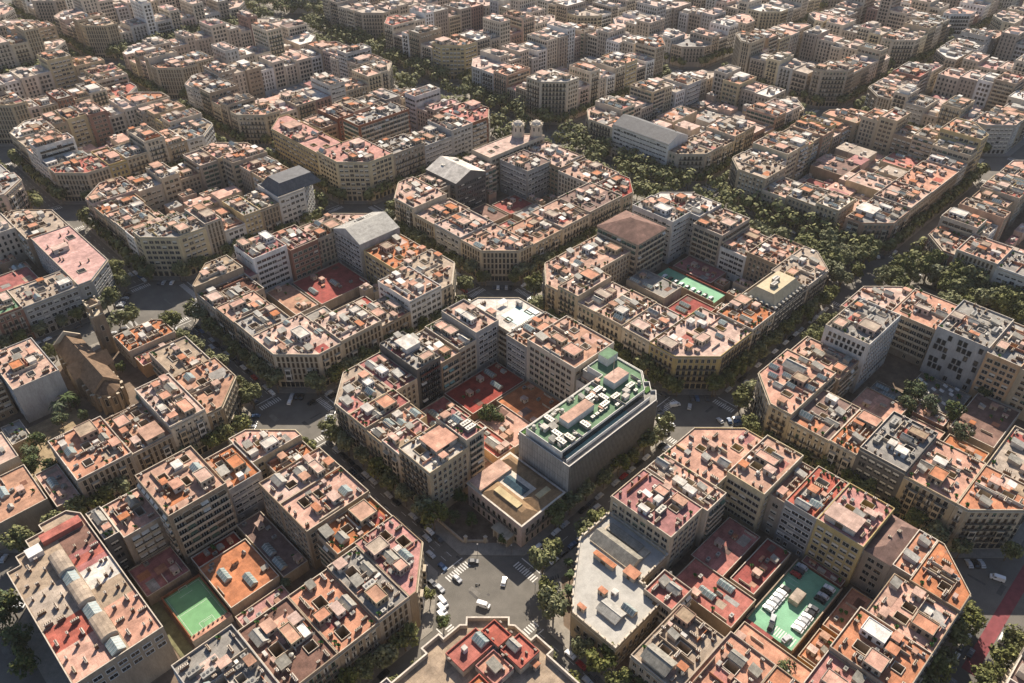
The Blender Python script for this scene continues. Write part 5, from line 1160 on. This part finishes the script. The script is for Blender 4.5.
# --- green deck with cars in the arched-mansard courtyard
c = (219, 68); r = house_root('parking_deck', c, 'long green parking deck in the arched-mansard courtyard', 'parking deck')
b = MB(); b.box(-6, 6, -20, 19, .15, 5, 'wall_t', top=M['carpark']); b.build('deck', r)
b = MB(); b.box(-6.4, -6.02, -20, 19, .15, 6, 'wall_t'); b.box(6.02, 6.4, -20, 19, .15, 6, 'wall_b', top='roof_R'); b.build('boundary_wall', r)
# --- church with bell tower
c = (-50, 220); r = house_root('church', c, 'brown tiled church with buttressed apse and cross-shaped roof', 'church')
b = MB(); b.box(-9, 3, -18, 26, 0, 12, 'churchstone'); b.box(-11.5, 6.5, -3, 7, 0, 12, 'churchstone')
ap = [(-8, -18)]+[(-3-5.6*math.cos(PI*k/5), -18-6*math.sin(PI*k/5)) for k in range(0, 6)]+[(2, -18)]
b.wall(ap, 0, 11, 'churchstone'); b.build('wall', r)
b = MB(); b.gable(-9, 3, -18, 26, 12, 18, 'churchtile', 'churchstone', 'y', .5); b.gable(-11.5, 6.5, -3, 7, 12, 17.3, 'churchtile', 'churchstone', 'x', .5)
for k in range(len(ap)-1): b.face([(ap[k][0], ap[k][1], 11), (ap[k+1][0], ap[k+1][1], 11), (-3, -18, 15.5)], 'churchtile')
b.build('roof', r)
for k in range(9):
    y = -16+k*4.6
    if -4 < y < 8: continue
    for x in (-10.6, 3.1): b = MB(); b.box(x, x+1.5, y-.6, y+.6, 0, 9.5, 'churchstone', top='stone'); b.build('buttress', r)
for k in range(6):
    a = PI*k/5; b = MB(); x, y = -3-6.4*math.cos(a), -18-6.8*math.sin(a); b.box(x-.6, x+.6, y-.6, y+.6, 0, 10.5, 'churchstone', top='stone'); b.build('buttress', r)
for k in range(5):
    a = PI*(k+.5)/5; x, y = -3-5.75*math.cos(a)*.98, -18-6.1*math.sin(a)*.98
    put_win('tall', 'stone', None, r, (x, y, 4.5), math.atan2(-math.cos(a), math.sin(a)) if False else math.atan2(-math.sin(a), -math.cos(a))+PI/2, (1, 1, 1.5))
b = MB(); b.box(-9.5, 3.5, 26, 26.8, 0, 15, 'churchstone'); b.face([(-9.5, 26, 15), (3.5, 26, 15), (-3, 26, 20)], 'stone'); b.face([(3.5, 26.8, 15), (-9.5, 26.8, 15), (-3, 26.8, 20)], 'stone'); b.face([(-9.5, 26, 15), (-3, 26, 20), (-3, 26.8, 20), (-9.5, 26.8, 15)], 'stone'); b.face([(3.5, 26.8, 15), (-3, 26.8, 20), (-3, 26, 20), (3.5, 26, 15)], 'stone'); b.build('front_gable', r)
t = house_root('bell_tower', (-37, 244), 'square sandstone bell tower with open belfry behind the church', 'bell tower')
b = MB(); b.box(-2.9, 2.9, -2.9, 2.9, 0, 24, 'churchstone'); b.box(-3.2, 3.2, -3.2, 3.2, 24, 24.5, 'stone', bottom=True)
for x in (-2.3, 2.3):
    for y in (-2.3, 2.3): b.box(x-.6, x+.6, y-.6, y+.6, 24.5, 29.5, 'churchstone')
b.box(-3.1, 3.1, -3.1, 3.1, 29.5, 30.3, 'stone', bottom=True)
for x in (-2.7, 2.7):
    for y in (-2.7, 2.7): b.box(x-.4, x+.4, y-.4, y+.4, 30.3, 31.6, 'stone')
b.build('wall', t); b = MB(); b.hip(-2.4, 2.4, -2.4, 2.4, 30.3, 32.6, 'churchtile'); b.build('roof', t)
b = MB(); b.cyl(0, 0, 25.6, 27.3, .9, .45, 'darkmetal', 10); b.build('bell', t)
for (x, y, a) in ((0, -2.92, 0), (-2.92, 0, -PI/2)):
    for z in (8, 15): put_win('tall', 'stone', None, t, (x, y, z), a)
# ------------------------------------------------------------------ trees
def crown_mesh(seed, n, rad, hgt, mts, leaf=.52, clumps=13):
    rr = random.Random(seed); b = MB(); cl = []
    for k in range(clumps):
        a = rr.uniform(0, 2*PI); q = rad*math.sqrt(rr.uniform(.05, 1))*.8; cl.append((Vector((q*math.cos(a), q*math.sin(a), rr.uniform(-.5, .5)*hgt*.75)), rr.uniform(.32, .55)*rad))
    for k in range(n):
        cc, cr_ = rr.choice(cl); d = Vector((rr.gauss(0, 1), rr.gauss(0, 1), rr.gauss(0, 1))).normalized(); p = cc+d*cr_*rr.uniform(.55, 1.05)
        nrm = (d+Vector((rr.gauss(0, .5), rr.gauss(0, .5), rr.gauss(0, .5)+.4))).normalized(); e = nrm.orthogonal().normalized(); g_ = nrm.cross(e); an = rr.uniform(0, 2*PI); e, g_ = e*math.cos(an)+g_*math.sin(an), g_*math.cos(an)-e*math.sin(an)
        s = leaf*rr.uniform(.5, 1.15); s2 = s*rr.uniform(.45, .8)
        b.face([p-e*s, p-g_*s2, p+e*s, p+g_*s2], rr.choice(mts))
    return b.mesh('crown')
def trunk_mesh(seed, th):
    rr = random.Random(seed); b = MB(); b.tube((0, 0, 0), (.1, .05, th*.62), .24, .17, 'bark', 7)
    for k in range(4):
        a = 2*PI*k/4+rr.uniform(-.4, .4); b.tube((.1, .05, th*.58), (1.6*math.cos(a), 1.6*math.sin(a), th*1.1), .13, .05, 'bark', 5)
    return b.mesh('trunk')
CROWN = [crown_mesh(s, 950, 3.3, 5.2, ('leaf', 'leaf', 'leaf2')) for s in range(5)]
GCROWN = [crown_mesh(s+20, 950, 3.3, 5.5, ('leaf3', 'leaf3', 'leaf')) for s in range(3)]
TRUNK = [trunk_mesh(s, 5.0) for s in range(3)]
def make_tree(x, y, s, label, group, garden=False, z=0.1, name='plane_tree'):
    pale = label and ('plaza' in label or 'white palace' in label)
    r = empty('garden_tree' if garden else name, (x, y, z), R.uniform(0, 6.28)); tag(r, label, 'tree', group)
    put(R.choice(TRUNK), 'trunk', r, sc=(s, s, s)); put(R.choice(GCROWN if garden and not pale else CROWN), 'crown', r, (0, 0, 6.2*s), R.uniform(0, 6.28), (s*R.uniform(.9, 1.1), s*R.uniform(.9, 1.1), s*R.uniform(.9, 1.15)))
cand = []
def street_name(k1, k2): return f"{nb(*k1)} and {nb(*k2)} blocks"
for (i, j) in shown:
    b0 = BL[(i, j)]
    if (i+1, j) in BL:
        ua, ub = b0[1], BL[(i+1, j)][0]; ave = ub-ua > 40
        lines = [ua+3.4, ub-3.4]+([ua+9.5, ub-9.5, ua+18, ub-18] if ave else [])
        for q, x in enumerate(lines):
            v = b0[2]+(10 if not ave else -3)+R.uniform(0, 5)
            while v < b0[3]-(8 if not ave else -3): cand.append((x+R.uniform(-.5, .5), v, R.uniform(1.35, 2.1) if ave else R.uniform(1.05, 1.5), street_name((i, j), (i+1, j)), ave)); v += R.uniform(6.5, 9.5) if ave else R.uniform(7, 11)
    if (i, j+1) in BL:
        va, vb = b0[3], BL[(i, j+1)][2]; big = vb-va > 40
        for y in [va+3.4, vb-3.4]+([va+9, vb-9, va+16, vb-16] if big else []):
            u = b0[0]+10+R.uniform(0, 5)
            while u < b0[1]-8: cand.append((u, y+R.uniform(-.5, .5), R.uniform(1.05, 1.5) if not big else R.uniform(1.5, 2.1), street_name((i, j), (i, j+1)), False)); u += R.uniform(7, 11)
    # trees on the chamfered corners
    for (x, y) in ((b0[0]+5, b0[2]+5), (b0[1]-5, b0[2]+5), (b0[1]-5, b0[3]-5), (b0[0]+5, b0[3]-5)):
        sx, sy = (1 if x > (b0[0]+b0[1])/2 else -1), (1 if y > (b0[2]+b0[3])/2 else -1)
        for d in (-6, 6):
            if R.random() < .9: cand.append((x+sx*1.5+d*sx, y+sy*1.5-d*sy, R.uniform(1.0, 1.5), f"{nb(i, j)} block's cut corner", False))
cand = [t for t in cand if math.hypot(t[0], t[1]) > 34 and not (t[4] and R.random() < .2)]
cand = [t for t in cand if visible((t[0], t[1], 8.5*t[2]), [CAM], 1.5) or visible((t[0]-1.5, t[1]-1.5, 5*t[2]), [CAM], 1.5)]
cand.sort(key=lambda t: (Vector((t[0], t[1], 5))-CAM).length)
for t in cand[:250]:
    if t[4]: lab = f"tall plane tree on the broad avenue between {t[3]}"
    elif 'cut corner' in t[3]: lab = f"small plane tree on the pavement at {t[3]}"
    else: lab = f"plane tree lining the street between {t[3]}"
    make_tree(t[0], t[1], t[2], lab, 'plane trees: '+t[3])
if len(cand) > 250:
    db = MB(); rr = random.Random(9)
    for t in cand[250:]:
        db.tube((t[0], t[1], 0), (t[0], t[1], 5), .25, .15, 'bark', 4)
        for k in range(70):
            d = Vector((rr.gauss(0, 1), rr.gauss(0, 1), rr.gauss(0, 1))).normalized(); p = Vector((t[0], t[1], 6.3*t[2]))+Vector((d.x*3.1, d.y*3.1, d.z*2.8))*t[2]*rr.uniform(.5, 1.05); e = (d+Vector((0, 0, .5))).orthogonal().normalized(); g_ = d.cross(e).normalized(); s = rr.uniform(.7, 1.4)
            db.face([p-e*s, p-g_*s, p+e*s, p+g_*s], rr.choice(('leaf', 'leaf', 'leaf2')))
    tag(db.build('distant_trees'), 'rows of plane trees along the far streets and avenue', 'trees', kind='stuff')
for (x, y, s, lab) in [(22, -5, 1.6, 'tall pale plane tree on the plaza beside the garden gate'), (11, -21, 1.6, 'leafy tree in front of the white palace garden'), (13, -16, 1.35, 'smaller tree behind the leafy plaza tree'), (30, -4, 1.2, 'tree at the street corner above the plaza'), (62, 69, 1.25, 'round dark tree in the green-office courtyard'), (66, 65, 1.05, 'smaller tree beside the round courtyard tree'),
        (47, -92, 1.15, 'green tree below the car park wall'), (211, -71, 1.35, 'big tree in the chequered-slab courtyard'), (205, -62, 1.15, 'tree nearest the slab in the chequered-slab courtyard'), (203, -88, 1.2, 'brownish tree beside the terracotta roof in the chequered-slab courtyard'), (218, -62, 1.2, 'tree by the terrace tables in the chequered-slab courtyard'), (204, -64, .95, 'small tree above the dark office roof'), (214, -61, 1.3, 'shady tree by the courtyard terrace'), (215, -80, 1.25, 'tall tree at the terrace corner of the chequered-slab courtyard'), (241, -84, .9, 'tree at the foot of the orange ochre flats'),
        (-90, 172, 1.2, 'bushy tree in the church garden corner'), (-96, 182, 1.2, 'tree behind the bushy church garden tree'), (-46, 229, .8, 'dark tree in the church cloister'), (-40, 222, .7, 'small tree in the church cloister'), (-66, 212, .8, 'shrubby tree between church and grey house'), (-67, 222, .7, 'thin tree beside the church wall'), (-88, 196, 1.0, 'tree in the middle of the sandy yard below the grey house'), (-82, 180, .9, 'tree at the low wall of the sandy yard'), (-93, 190, 1.1, 'dark tree at the outer edge of the sandy yard'), (-63, 184, .8, 'bush behind the terracotta roof near the apse'), (-76, 203, .9, 'tree beside the tall church palms'), (-67, 200, .7, 'tree below the church apse'),
        (40, 344, 1.1, 'tree in the slatted-corner courtyard'), (70, 340, 1.1, 'second tree in the slatted-corner courtyard'), (90, 330, 1.0, 'third tree in the slatted-corner courtyard'), (-129, 118, 1.5, 'leafy tree at the street left of the patchwork slab'), (-131, 108, 1.4, 'second leafy tree left of the patchwork slab'), (-128, 98, 1.3, 'third tree left of the patchwork slab'), (-130, 88, 1.2, 'lowest tree left of the patchwork slab'), (-16, 15, .8, 'small round tree on the kerb left of the plaza'), (-20, 3, .75, 'small tree at the end of the row of white vans'), (-12, 33, 1.0, 'pavement tree in the street left of the plaza'), (18, 30, .8, 'forecourt tree inside the palace wall'), (14, 36, .8, 'forecourt tree beside the tall cream house'), (21, 15, .6, 'small tree at the palace gate'), (23, 42, .9, 'dark tree under the blank cream gable')]:
    make_tree(x, y, s, lab, None, True, .15)
def palm(x, y, s, lab):
    r = empty('palm_tree', (x, y, .15)); tag(r, lab, 'palm tree'); b = MB(); b.tube((0, 0, 0), (.2, 0, 5*s), .25, .2, 'bark', 7); b.build('trunk', r)
    b = MB(); rr = random.Random(int(x*3+y))
    for k in range(22):
        a = 2*PI*k/22+rr.uniform(-.1, .1); el = rr.uniform(-.1, .9); L = 2.6*s; p0 = Vector((.2, 0, 5*s)); d = Vector((math.cos(a), math.sin(a), 0)); sd_ = Vector((-d.y, d.x, 0)); pp = [p0+d*L*t_+Vector((0, 0, L*(el*t_-1.0*t_*t_))) for t_ in (0, .33, .66, 1)]
        for q, (w0, w1) in enumerate(((.1, .42), (.42, .34), (.34, .05))): b.face([pp[q]-sd_*w0, pp[q]+sd_*w0, pp[q+1]+sd_*w1, pp[q+1]-sd_*w1], 'leaf3')
    b.build('crown', r)
for (x, y, s, lab) in [(27, -14.5, .9, 'bushy palm in the garden before the white palace'), (22, -18.5, .9, 'palm beside the white palace corner'), (31, -10, .8, 'palm at the top of the white palace garden'), (-74, 210, 1.7, 'tall palm in front of the grey house near the church'), (-69, 212, 1.8, 'tallest palm beside the church garden path'), (-50.5, 57, .9, 'palm at the corner of the terracotta annex')]: palm(x, y, s, lab)
# ------------------------------------------------------------------ vehicles
def car_parts(kind):
    if kind in P_: return P_[kind]
    b = MB()
    if kind == 'car':
        prof = [(-2.1, .35), (-2.1, .85), (-1.75, .95), (-1.35, 1.42), (.35, 1.45), (1.0, .98), (1.95, .85), (2.1, .6), (2.1, .35)]; w_ = .87
        gl = [(-1.62, .98), (-1.3, 1.36), (.3, 1.39), (.85, .99)]
    else:
        prof = [(-2.5, .4), (-2.5, 1.9), (-2.3, 2.1), (1.2, 2.1), (1.9, 1.3), (2.5, 1.1), (2.55, .4)]; w_ = .95; gl = [(.6, 1.3), (.6, 1.95), (1.2, 1.98), (1.78, 1.3)]
    def side(ws): return [[(x, s*ws*(1 if z < 1.0 else .86), z) for x, z in prof] for s in (-1, 1)]
    l_, r_ = side(w_)
    b.face(l_[::-1] if False else l_, 'CARPAINT'); b.face(r_[::-1], 'CARPAINT')
    for k in range(len(prof)-1): b.face([l_[k], l_[k+1], r_[k+1], r_[k]][::-1], 'CARPAINT')
    g_ = MB()
    for s in (-1, 1): g_.face([(x, s*w_*.89 if z < 1.05 else s*w_*.875, z) for x, z in (gl if s < 0 else gl[::-1])], 'carglass')
    (xa, za), (xb, zb) = gl[-1], gl[-2]; g_.face([(xa+.09, -.7, za+.04), (xa+.09, .7, za+.04), (xb+.1, .66, zb), (xb+.1, -.66, zb)], 'carglass')
    if kind == 'car': (xa, za), (xb, zb) = gl[0], gl[1]; g_.face([(xa-.1, .7, za+.03), (xa-.1, -.7, za+.03), (xb-.08, -.66, zb), (xb-.08, .66, zb)], 'carglass')
    wh = MB()
    n = 10; ring = lambda y: [(.33*math.cos(2*PI*k/n), y, .33+.33*math.sin(2*PI*k/n)) for k in range(n)]
    A, B_ = ring(-.1), ring(.1); wh.face(A, 'tyre'); wh.face(B_[::-1], 'tyre')
    for k in range(n): wh.face([A[k], B_[k], B_[(k+1) % n], A[(k+1) % n]], 'tyre')
    P_[kind] = (b, g_.mesh('windows'), wh.mesh('wheel'), 1.3 if kind == 'car' else 1.55, w_); return P_[kind]
CM = {}
M['CARPAINT'] = CARP = MAT['car_paint_white']
def make_car(x, y, z, ang, colr, label, group=None, kind='car', detail=True):
    b, gm, wm, wb_, w_ = car_parts(kind)
    if (kind, colr) not in CM:
        me = b.mesh('body'); me.materials.clear(); me.materials.append(MAT['car_paint_'+colr.replace(' ', '_')]); CM[(kind, colr)] = me
    r = empty('van' if kind == 'van' else 'parked_car' if group else 'car', (x, y, z), ang); tag(r, label, kind, group)
    put(CM[(kind, colr)], 'body', r); put(gm, 'windows', r)
    for sx in (-1, 1):
        for sy in (-1, 1): put(wm, 'wheel', r, (sx*wb_, sy*(w_-.08), 0))
DU, DV = 0, PI/2
put_ = make_car
put_(-3.4, .3, 0, -PI/4-.35, 'white', 'white van crossing the sunny plaza', None, 'van'); put_(9, 2.3, 0, PI/4-.2, 'white', 'white car driving across the plaza beside the shadow edge')
put_(7, 17, 0, -PI/4, 'dark grey', 'dark car parked across the shaded side of the plaza')
for x, y, cl, lb in ((-2.5, 31, 'silver', 'silver car queuing in the street left of the plaza'), (-3, 23.5, 'blue', 'bluish car waiting at the stop line of the plaza'), (-2.6, 15.5, 'silver', 'silver car leaving the shade into the plaza'), (1.5, 38, 'silver', 'silver car farthest back in the queue toward the plaza')): put_(x, y, 0, -PI/2, cl, lb)
for x, y, cl, lb in ((-13, 11.5, 'white', 'white van parked first in the row at plaza kerb'), (-15.3, 9.3, 'white', 'white van parked in the middle of plaza kerb row'), (-17.3, 7, 'white', 'white van parked last in the row at plaza kerb')): put_(x, y, .0, -PI/4-.9, cl, lb, None, 'van')
for x, y, cl, lb in ((-10.5, 20.5, 'dark grey', 'dark car parked under the small plaza tree'), (-10, 16.8, 'silver', 'silver car parked under the small plaza tree')): put_(x, y, 0, -PI/2, cl, lb)
put_(135, 16, 0, -.5, 'white', 'white van parked at the far kerb of the crossing right of the green-roofed office', None, 'van')
for x, y, a, cl, lb in ((139, 10.5, .5, 'silver', 'silver car in the crossing right of the green-roofed office'), (128, 19, .3, 'dark grey', 'dark car at the arched-mansard side of the crossing'), (141, -5, 1.2, 'silver', 'silver car by the terracotta corner crossing'), (144, -8, .9, 'blue', 'bluish car by the terracotta corner crossing'), (119, 11.5, 1.3, 'white', 'white car parked below the office zigzag corner'), (117, 8.5, .8, 'silver', 'silver car parked below the office zigzag corner'), (123, 9.5, 1.3, 'white', 'white car moving past the office zigzag corner'),
        (7, 145.5, .75, 'white', 'white car parked before the corner at the church crossing'), (-2, 165, PI/2, 'silver', 'silver car in the street above the church crossing'), (-2.6, 160.5, PI/2, 'dark grey', 'dark car in the street above the church crossing'), (-5.4, 164, PI/2, 'white', 'white car at the kerb above the church crossing'), (14, 138, .2, 'black', 'black car in the church crossing')): put_(x, y, 0, a, cl, lb)
for k in range(9): cl = ('silver', 'black', 'dark grey', 'white', 'black', 'silver', 'dark grey', 'black', 'white')[k]; put_(215.5, 51.5+k*3.9, 5, .05, cl, f"{cl} car, {ORD[k]} from near end on the arched-mansard parking deck")
for x in range(6):
    put_(66.5+x*2.35, -74.2, 3.6, PI/2+R.uniform(-.05, .05), ('white', 'white', 'silver', 'white', 'white', 'black')[x], f"{('white', 'white', 'silver', 'white', 'white', 'black')[x]} car, {ORD[x]} in the wall row of the green car park")
for x in range(3): cl = ('red', 'dark grey', 'silver')[x]; put_(86.6+x*2.4, -73.6, 3.6, PI/2, cl, f"{cl} car at the shaded end of the green car park")
for x in range(6): cl = ('white', 'white', 'silver', 'white', 'black', 'dark grey')[x]; put_(66.5+x*2.3, -85.6, 3.6, PI/2+.05, cl, f"{cl} car, {ORD[x]} in the outer row of the green car park")
for x in range(4): cl = ('black', 'silver', 'black', 'white')[x]; put_(83+x*2.3, -85.4, 3.6, PI/2, cl, f"{cl} car, {ORD[x]} in the shaded outer row of the green car park")
for x, y, a, cl, lb in ((64, -77.5, .3, 'silver', 'silver car standing near the brick ramp of the green car park'), (61, -78.6, .2, 'black', 'black car beside the brick ramp of the green car park'), (60.5, -85, -.2, 'silver', 'lone silver car near the zebra stripes of the green car park')): put_(x, y, 3.6, a, cl, lb)
put_(142, -127, 0, 1.9, 'white', 'large white van on the bus lane street', None, 'van'); put_(117, -137.5, 0, .05, 'white', 'white lorry-like van below the red bus lane', None, 'van')
pc = []
for (i, j) in shown:
    b0 = BL[(i, j)]
    if (i+1, j) in BL:
        ua, ub = b0[1], BL[(i+1, j)][0]; xs = [(ua+5.6, 1), (ub-5.6, -1)]+([(ua+22, 1), (ub-22, -1), ((ua+ub)/2, 1)] if ub-ua > 40 else [((ua+ub)/2+1.4, -1)])
        for q, (x, s) in enumerate(xs):
            v = b0[2]+14
            while v < b0[3]-14:
                if R.random() < (.72 if q < 2 else .16): pc.append((x+R.uniform(-.15, .15), v, s*PI/2, street_name((i, j), (i+1, j))))
                v += 5.3
    if (i, j+1) in BL:
        va, vb = b0[3], BL[(i, j+1)][2]
        for q, (y, s) in enumerate([(va+5.6, 0), (vb-5.6, PI), ((va+vb)/2+1.4, 0)]):
            u = b0[0]+14
            while u < b0[1]-14:
                if R.random() < (.72 if q < 2 else .16): pc.append((u, y, s, street_name((i, j), (i, j+1))))
                u += 5.3
    for (cx_, cy2, a, sx, sy) in ((b0[0], b0[2], -PI/4, -1, -1), (b0[1], b0[2], PI/4, 1, -1), (b0[1], b0[3], -PI/4, 1, 1), (b0[0], b0[3], PI/4, -1, 1)):
        if (i, j) == (0, 0) and sx < 0 and sy < 0: continue
        for t_ in (-6, -3.6, -1.2, 1.2, 3.6, 6):
            if R.random() < .75: pc.append((cx_-sx*2.2+t_*.7*(1 if sx*sy < 0 else -1), cy2-sy*2.2+t_*.7, a+PI/2, f"{nb(i, j)} block's cut corner"))
pc = [t for t in pc if math.hypot(t[0], t[1]) > 26 and visible((t[0], t[1], 1.2), [CAM], 1.0)]
pc.sort(key=lambda t: (Vector((t[0], t[1], 1))-CAM).length)
print('trees', len(cand), 'parked', len(pc))
for t in pc[:230]:
    cl = R.choices(list(CARC), (24, 26, 20, 20, 6, 4))[0]
    pre = 'at the' if 'cut corner' in t[3] else 'in the street between'
    put_(t[0], t[1], 0, t[2], cl, f"{cl} car parked {pre} {t[3]}", f"{cl} cars: {t[3]}")
# street lamps round the plaza, scooters
def lamp(x, y, lab):
    r = empty('street_lamp', (x, y, .1)); tag(r, lab, 'street lamp'); b = MB(); b.cyl(0, 0, 0, 5.2, .1, .06, 'darkmetal', 6); b.build('post', r); b = MB(); b.cyl(0, 0, 5.2, 5.5, .16, .3, 'white', 8); b.cyl(0, 0, 5.5, 5.75, .3, .08, 'white', 8); b.build('lantern', r)
for x, y, lb in ((11, 19, 'street lamp left of the palace gate'), (20, 9.5, 'street lamp right of the palace gate'), (-9, 25, 'street lamp on the kerb left of the plaza'), (27, 0, 'street lamp at the office side of the plaza'), (14, -9, 'street lamp beside the plaza garden')): lamp(x, y, lb)
def scooter(x, y, a, lab, grp):
    r = empty('scooter', (x, y, .0), a); tag(r, lab, 'scooter', grp); b = MB(); b.box(-.7, .1, -.17, .17, .35, .78, 'darkmetal', bottom=True); b.box(.1, .5, -.14, .14, .3, .42, 'darkmetal', bottom=True); b.tube((.72, 0, .3), (.45, 0, 1.05), .06, .05, 'metal', 5); b.box(.4, .48, -.32, .32, 1.0, 1.06, 'darkmetal', bottom=True); b.build('body', r)
    for x_ in (-.55, .75):
        b = MB(); n = 8; A = [(x_+.25*math.cos(2*PI*k/n), -.06, .25+.25*math.sin(2*PI*k/n)) for k in range(n)]; B_ = [(p[0], .06, p[2]) for p in A]; b.face(A, 'tyre'); b.face(B_[::-1], 'tyre')
        for k in range(n): b.face([A[k], B_[k], B_[(k+1) % n], A[(k+1) % n]], 'tyre')
        b.build('wheel', r)
scooter(1.2, 8.5, -.8, 'dark scooter riding alone across the sunny plaza', None)
for k in range(7): scooter(19.5+k*.95, -8.2-k*.35, 1.0, 'scooter in the row parked by the plaza garden kerb', 'scooters parked by the plaza garden')
for o in list(bpy.data.meshes):
    if o.users == 0: bpy.data.meshes.remove(o)
